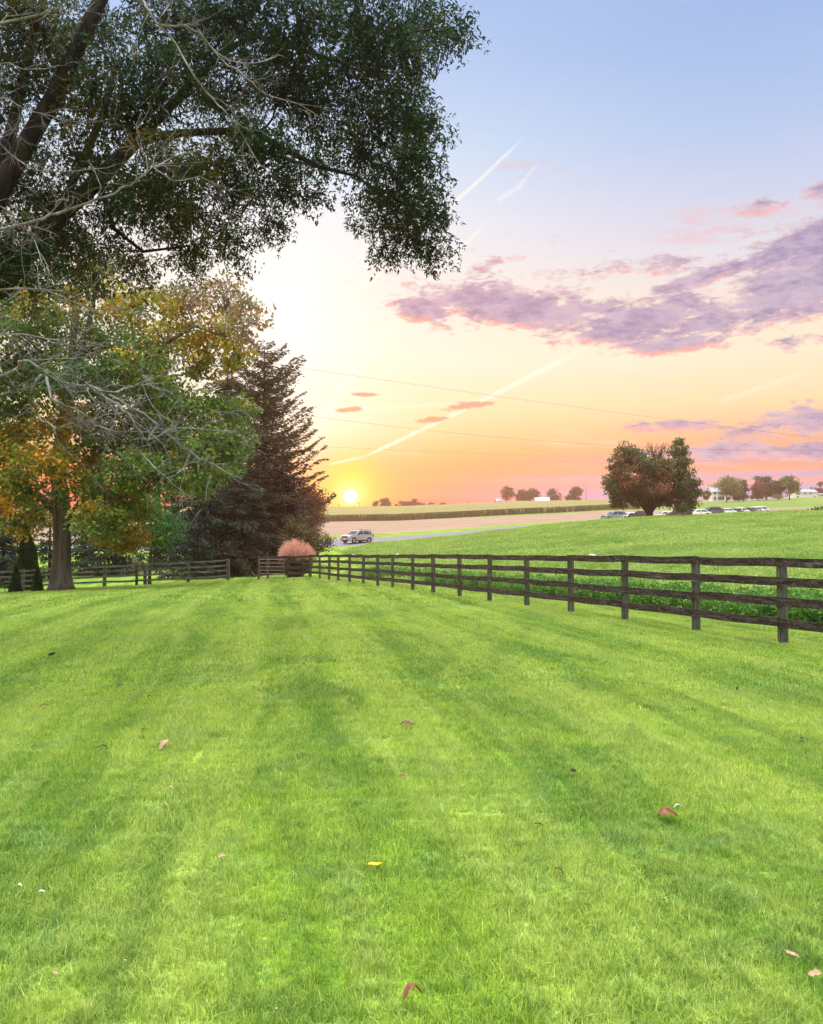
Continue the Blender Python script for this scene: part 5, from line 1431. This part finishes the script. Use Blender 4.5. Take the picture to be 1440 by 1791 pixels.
house('grey_shed', 'tiny pale grey shed at the foot of the thin crowned tree', 869, 877, 879, 872, 502, 6, .45, wins=[(0, .8, .7, .7)], roofm='grey_roof', wallm='white_siding', chimney=False, cat='shed')
def mast():
    d = 480; x = (1025.5 - CX) / F * d; gb = g1(x, d); root = empty('mast', (x, d, gb)); H = zof(842, d) - gb
    m1 = MB(); m1.tube([(0, 0, -.2), (0, 0, H)], [.20, .12], 8); m1.build('pole', M['mast_metal'], parent=root)
    m2 = MB(); m2.box((0, 0, H + .25), (.7, .5, .5)); m2.box((0, 0, H * .92), (.9, .12, .12)); m2.build('lamp_head', M['mast_metal'], parent=root)
    tag(root, 'tall thin mast rising from the horizon left of the lone maple', 'mast')
mast()
for i, (u, vb, vt, d) in enumerate(((592.5, 888, 882, 520), (629, 887, 879, 520), (818, 884, 876, 520))):
    x = (u - CX) / F * d; gb = g1(x, d); root = empty('utility_pole', (x, d, gb)); H = zof(vt, d) - gb
    m1 = MB(); m1.tube([(0, 0, -.2), (0, 0, H)], [.16, .12], 7); m1.build('pole', M['utility_wood'], parent=root)
    m2 = MB(); m2.box((0, 0, H - .6), (2.2, .12, .14)); m2.build('crossarm', M['utility_wood'], parent=root)
    tag(root, ['tiny utility pole just left of the setting sun', 'tiny utility pole just right of the setting sun', 'tiny utility pole on the bare part of the horizon'][i], 'utility pole', 'utility poles on the horizon')
# overhead wires along the road
def wire(label, uv, d0, d1):
    n = 40; pts = []
    us_ = [p[0] for p in uv]; vs_ = [p[1] for p in uv]; co = np.polyfit(us_, vs_, min(2, len(uv) - 1))
    ua, ub = 330, 1700
    for i in range(n + 1):
        u = ua + (ub - ua) * i / n; v = float(np.polyval(co, u)); d = d0 + (d1 - d0) * i / n
        pts.append(pt(u, v, d))
    mb = MB(); o0 = pts[0]; mb.tube([p - o0 for p in pts], .011, 5); o = mb.build('power_line', M['wire']); o.location = o0
    tag(o, label, 'power line', 'overhead wires over the road')
wire('highest overhead wire sloping down to the right under the purple cloud', [(513,642),(846,687),(1087,725),(1414,764)], 76, 100)
wire('middle overhead wire passing just above the lone maple', [(565,730),(827,761),(1081,779),(1440,788)], 76, 100)
wire('lowest overhead wire crossing behind the top of the lone maple', [(565,781),(850,794),(1055,800),(1440,810)], 118, 150)

# ------------------------------------------------------------------ fallen leaves and bits on the lawn
def fallen(u, v, size, col, label, curl=.5, seed=0, cat='fallen leaf', nm='fallen_leaf'):
    rg = random.Random(seed)
    # ray against the lawn
    d = 3.0
    for _ in range(60):
        p = pt(u, v, d); z = g1(p.x, d) + .03
        d += (p.z - z) / max(.05, (HCAM - p.z) / d) * .8
    p = pt(u, v, d); x, y = p.x, d; z = g1(x, y) + .034
    L = size * 1.2 * d / F; n = 8; mb = MB(); V = []
    ph = rg.random() * 6.28; W = L * rg.uniform(.34, .5)
    for i in range(n + 1):
        t = i / n; w = W * (math.sin(math.pi * t ** .8) ** .7 + .02) * (1 + .22 * math.sin(i * 2.4 + ph))
        zc = curl * L * .5 * math.sin(math.pi * t) + .08 * L * math.sin(5 * t + ph)
        for s in (-1, -.45, .45, 1):
            V.append((L * (t - .5), s * w * .5, zc + abs(s) * curl * W * .45 + rg.gauss(0, .01 * L)))
    mb.add(V, [(i*4+j, i*4+j+1, (i+1)*4+j+1, (i+1)*4+j) for i in range(n) for j in range(3)], None)
    m_ = len(V); mb.c = [np.clip(np.array([col] * m_) * np.array([[rg.uniform(.7, 1.35)] for _ in range(m_)]), 0, 1)]
    o = mb.build(nm, M['dry_leaf']); o.location = (x, y, z); o.rotation_euler = (rg.gauss(0, .3), rg.gauss(0, .3), rg.uniform(-.5, .9))
    tag(o, label, cat, 'leaves fallen on the lawn')
BRN, DRK, RED, TAN, WHT, YEL = (.13, .065, .04), (.030, .022, .02), (.20, .075, .045), (.42, .27, .17), (.75, .68, .62), (.75, .42, .04)
named = [(722,1747,32,RED,'large curled red brown leaf at the bottom centre of the lawn',.7),(1168,1431,30,RED,'red and tan curled leaf on the right foreground lawn',.6),(1187,1413,13,WHT,'white leaf scrap just above the red and tan curled leaf',.4),
 (656,1514,22,YEL,'bright yellow leaf lying left of a grey tuft in mid foreground',.2),(703,1361,14,RED,'rust red leaf near the centre of the lawn',.6),(177,1311,17,DRK,'near black leaf on the left lawn below the tan leaf pair',.5),
 (290,1305,24,TAN,'long pale tan leaf on the left middle lawn',.3),(78,1240,14,RED,'upright reddish leaf at the far left of the lawn',.9),(92,1148,14,DRK,'dark leaf highest up at the left of the lawn',.5),
 (1384,1672,22,TAN,'slender tan leaf near the bottom right corner',.3),(1426,1708,22,TAN,'pale curved leaf at the bottom right edge',.5),(1238,1466,9,RED,'small orange red leaf right of the curled red leaf',.5),
 (942,1448,14,DRK,'dark folded leaf left of the red and tan curled leaf',.7),(978,1529,18,BRN,'brown leaf beside the grey tufts in the right foreground',.6),(714,1269,22,BRN,'wide dark brown leaf centre of the lawn above the rust red one',.3),
 (388,1501,16,TAN,'brown and white leaf in the left foreground',.5),(1403,1294,10,DRK,'dark leaf near the right edge of the lawn',.5),(1002,1352,14,DRK,'small dark leaf in a pale patch right of centre',.5),
 (73,1562,10,WHT,'small white petal at the left foreground',.4),(34,1553,9,WHT,'pale upright scrap left of the white petal',.8)]
for i, (u, v, s, c, lb, cu) in enumerate(named): fallen(u, v, s, c, lb, cu, i)
tiny = [(212,1112,10,BRN),(252,1277,9,DRK),(445,1204,8,BRN),(489,1214,8,DRK),(830,1167,8,DRK),(1105,1270,10,BRN),(1213,1245,8,DRK),(1246,1207,8,BRN),(205,1135,7,DRK),(183,1155,7,RED),(210,1200,10,DRK),(230,1225,8,BRN),
        (262,1220,8,DRK),(810,1503,9,DRK),(835,1507,8,TAN),(97,1705,10,TAN),(218,1684,10,TAN),(487,1770,12,TAN),(350,1455,8,BRN),(160,1423,9,DRK),(580,1525,8,TAN),(1072,1188,8,BRN),(1163,1575,10,TAN),(966,1170,7,DRK),
        (612,1228,8,DRK),(624,1242,7,TAN),(900,1170,8,DRK),(1290,1205,7,DRK),(475,1187,6,TAN),(395,1060,5,WHT),(575,1350,8,DRK),(460,1340,8,DRK),(1180,1290,8,BRN),(1330,1230,7,DRK),(1035,1262,8,TAN),(735,1110,6,DRK),
        (860,1120,6,DRK),(1120,1110,9,DRK),(1165,1108,7,DRK),(300,1380,9,TAN),(20,1330,8,TAN),(1250,1590,9,BRN)]
nm_ = {id(BRN): 'tiny brown leaf speck lying on the mown lawn', id(DRK): 'tiny dark leaf speck lying on the mown lawn', id(TAN): 'tiny tan leaf speck lying on the mown lawn', id(RED): 'tiny red leaf speck near the top left of the lawn', id(WHT): 'tiny white speck on the distant lawn'}
for i, (u, v, s, c) in enumerate(tiny): fallen(u, v, s, c, nm_[id(c)], .4, 50 + i)

# ------------------------------------------------------------------ evening air
def haze():
    m = new_mat('haze'); nt = m.node_tree
    pv = nt.nodes.new('ShaderNodeVolumePrincipled'); pv.inputs['Color'].default_value = (.92, .58, .50, 1)
    pv.inputs['Density'].default_value = .00032; pv.inputs['Anisotropy'].default_value = .55
    o_ = nt.nodes.new('ShaderNodeOutputMaterial'); nt.links.new(pv.outputs[0], o_.inputs['Volume'])
    mb = MB(); mb.box((0, 310, 17), (2700, 780, 70)); o = mb.build('haze', m); tag(o, 'thin pale evening haze over the distant fields', 'haze', kind='stuff')
haze()
cy.volume_bounces = 1
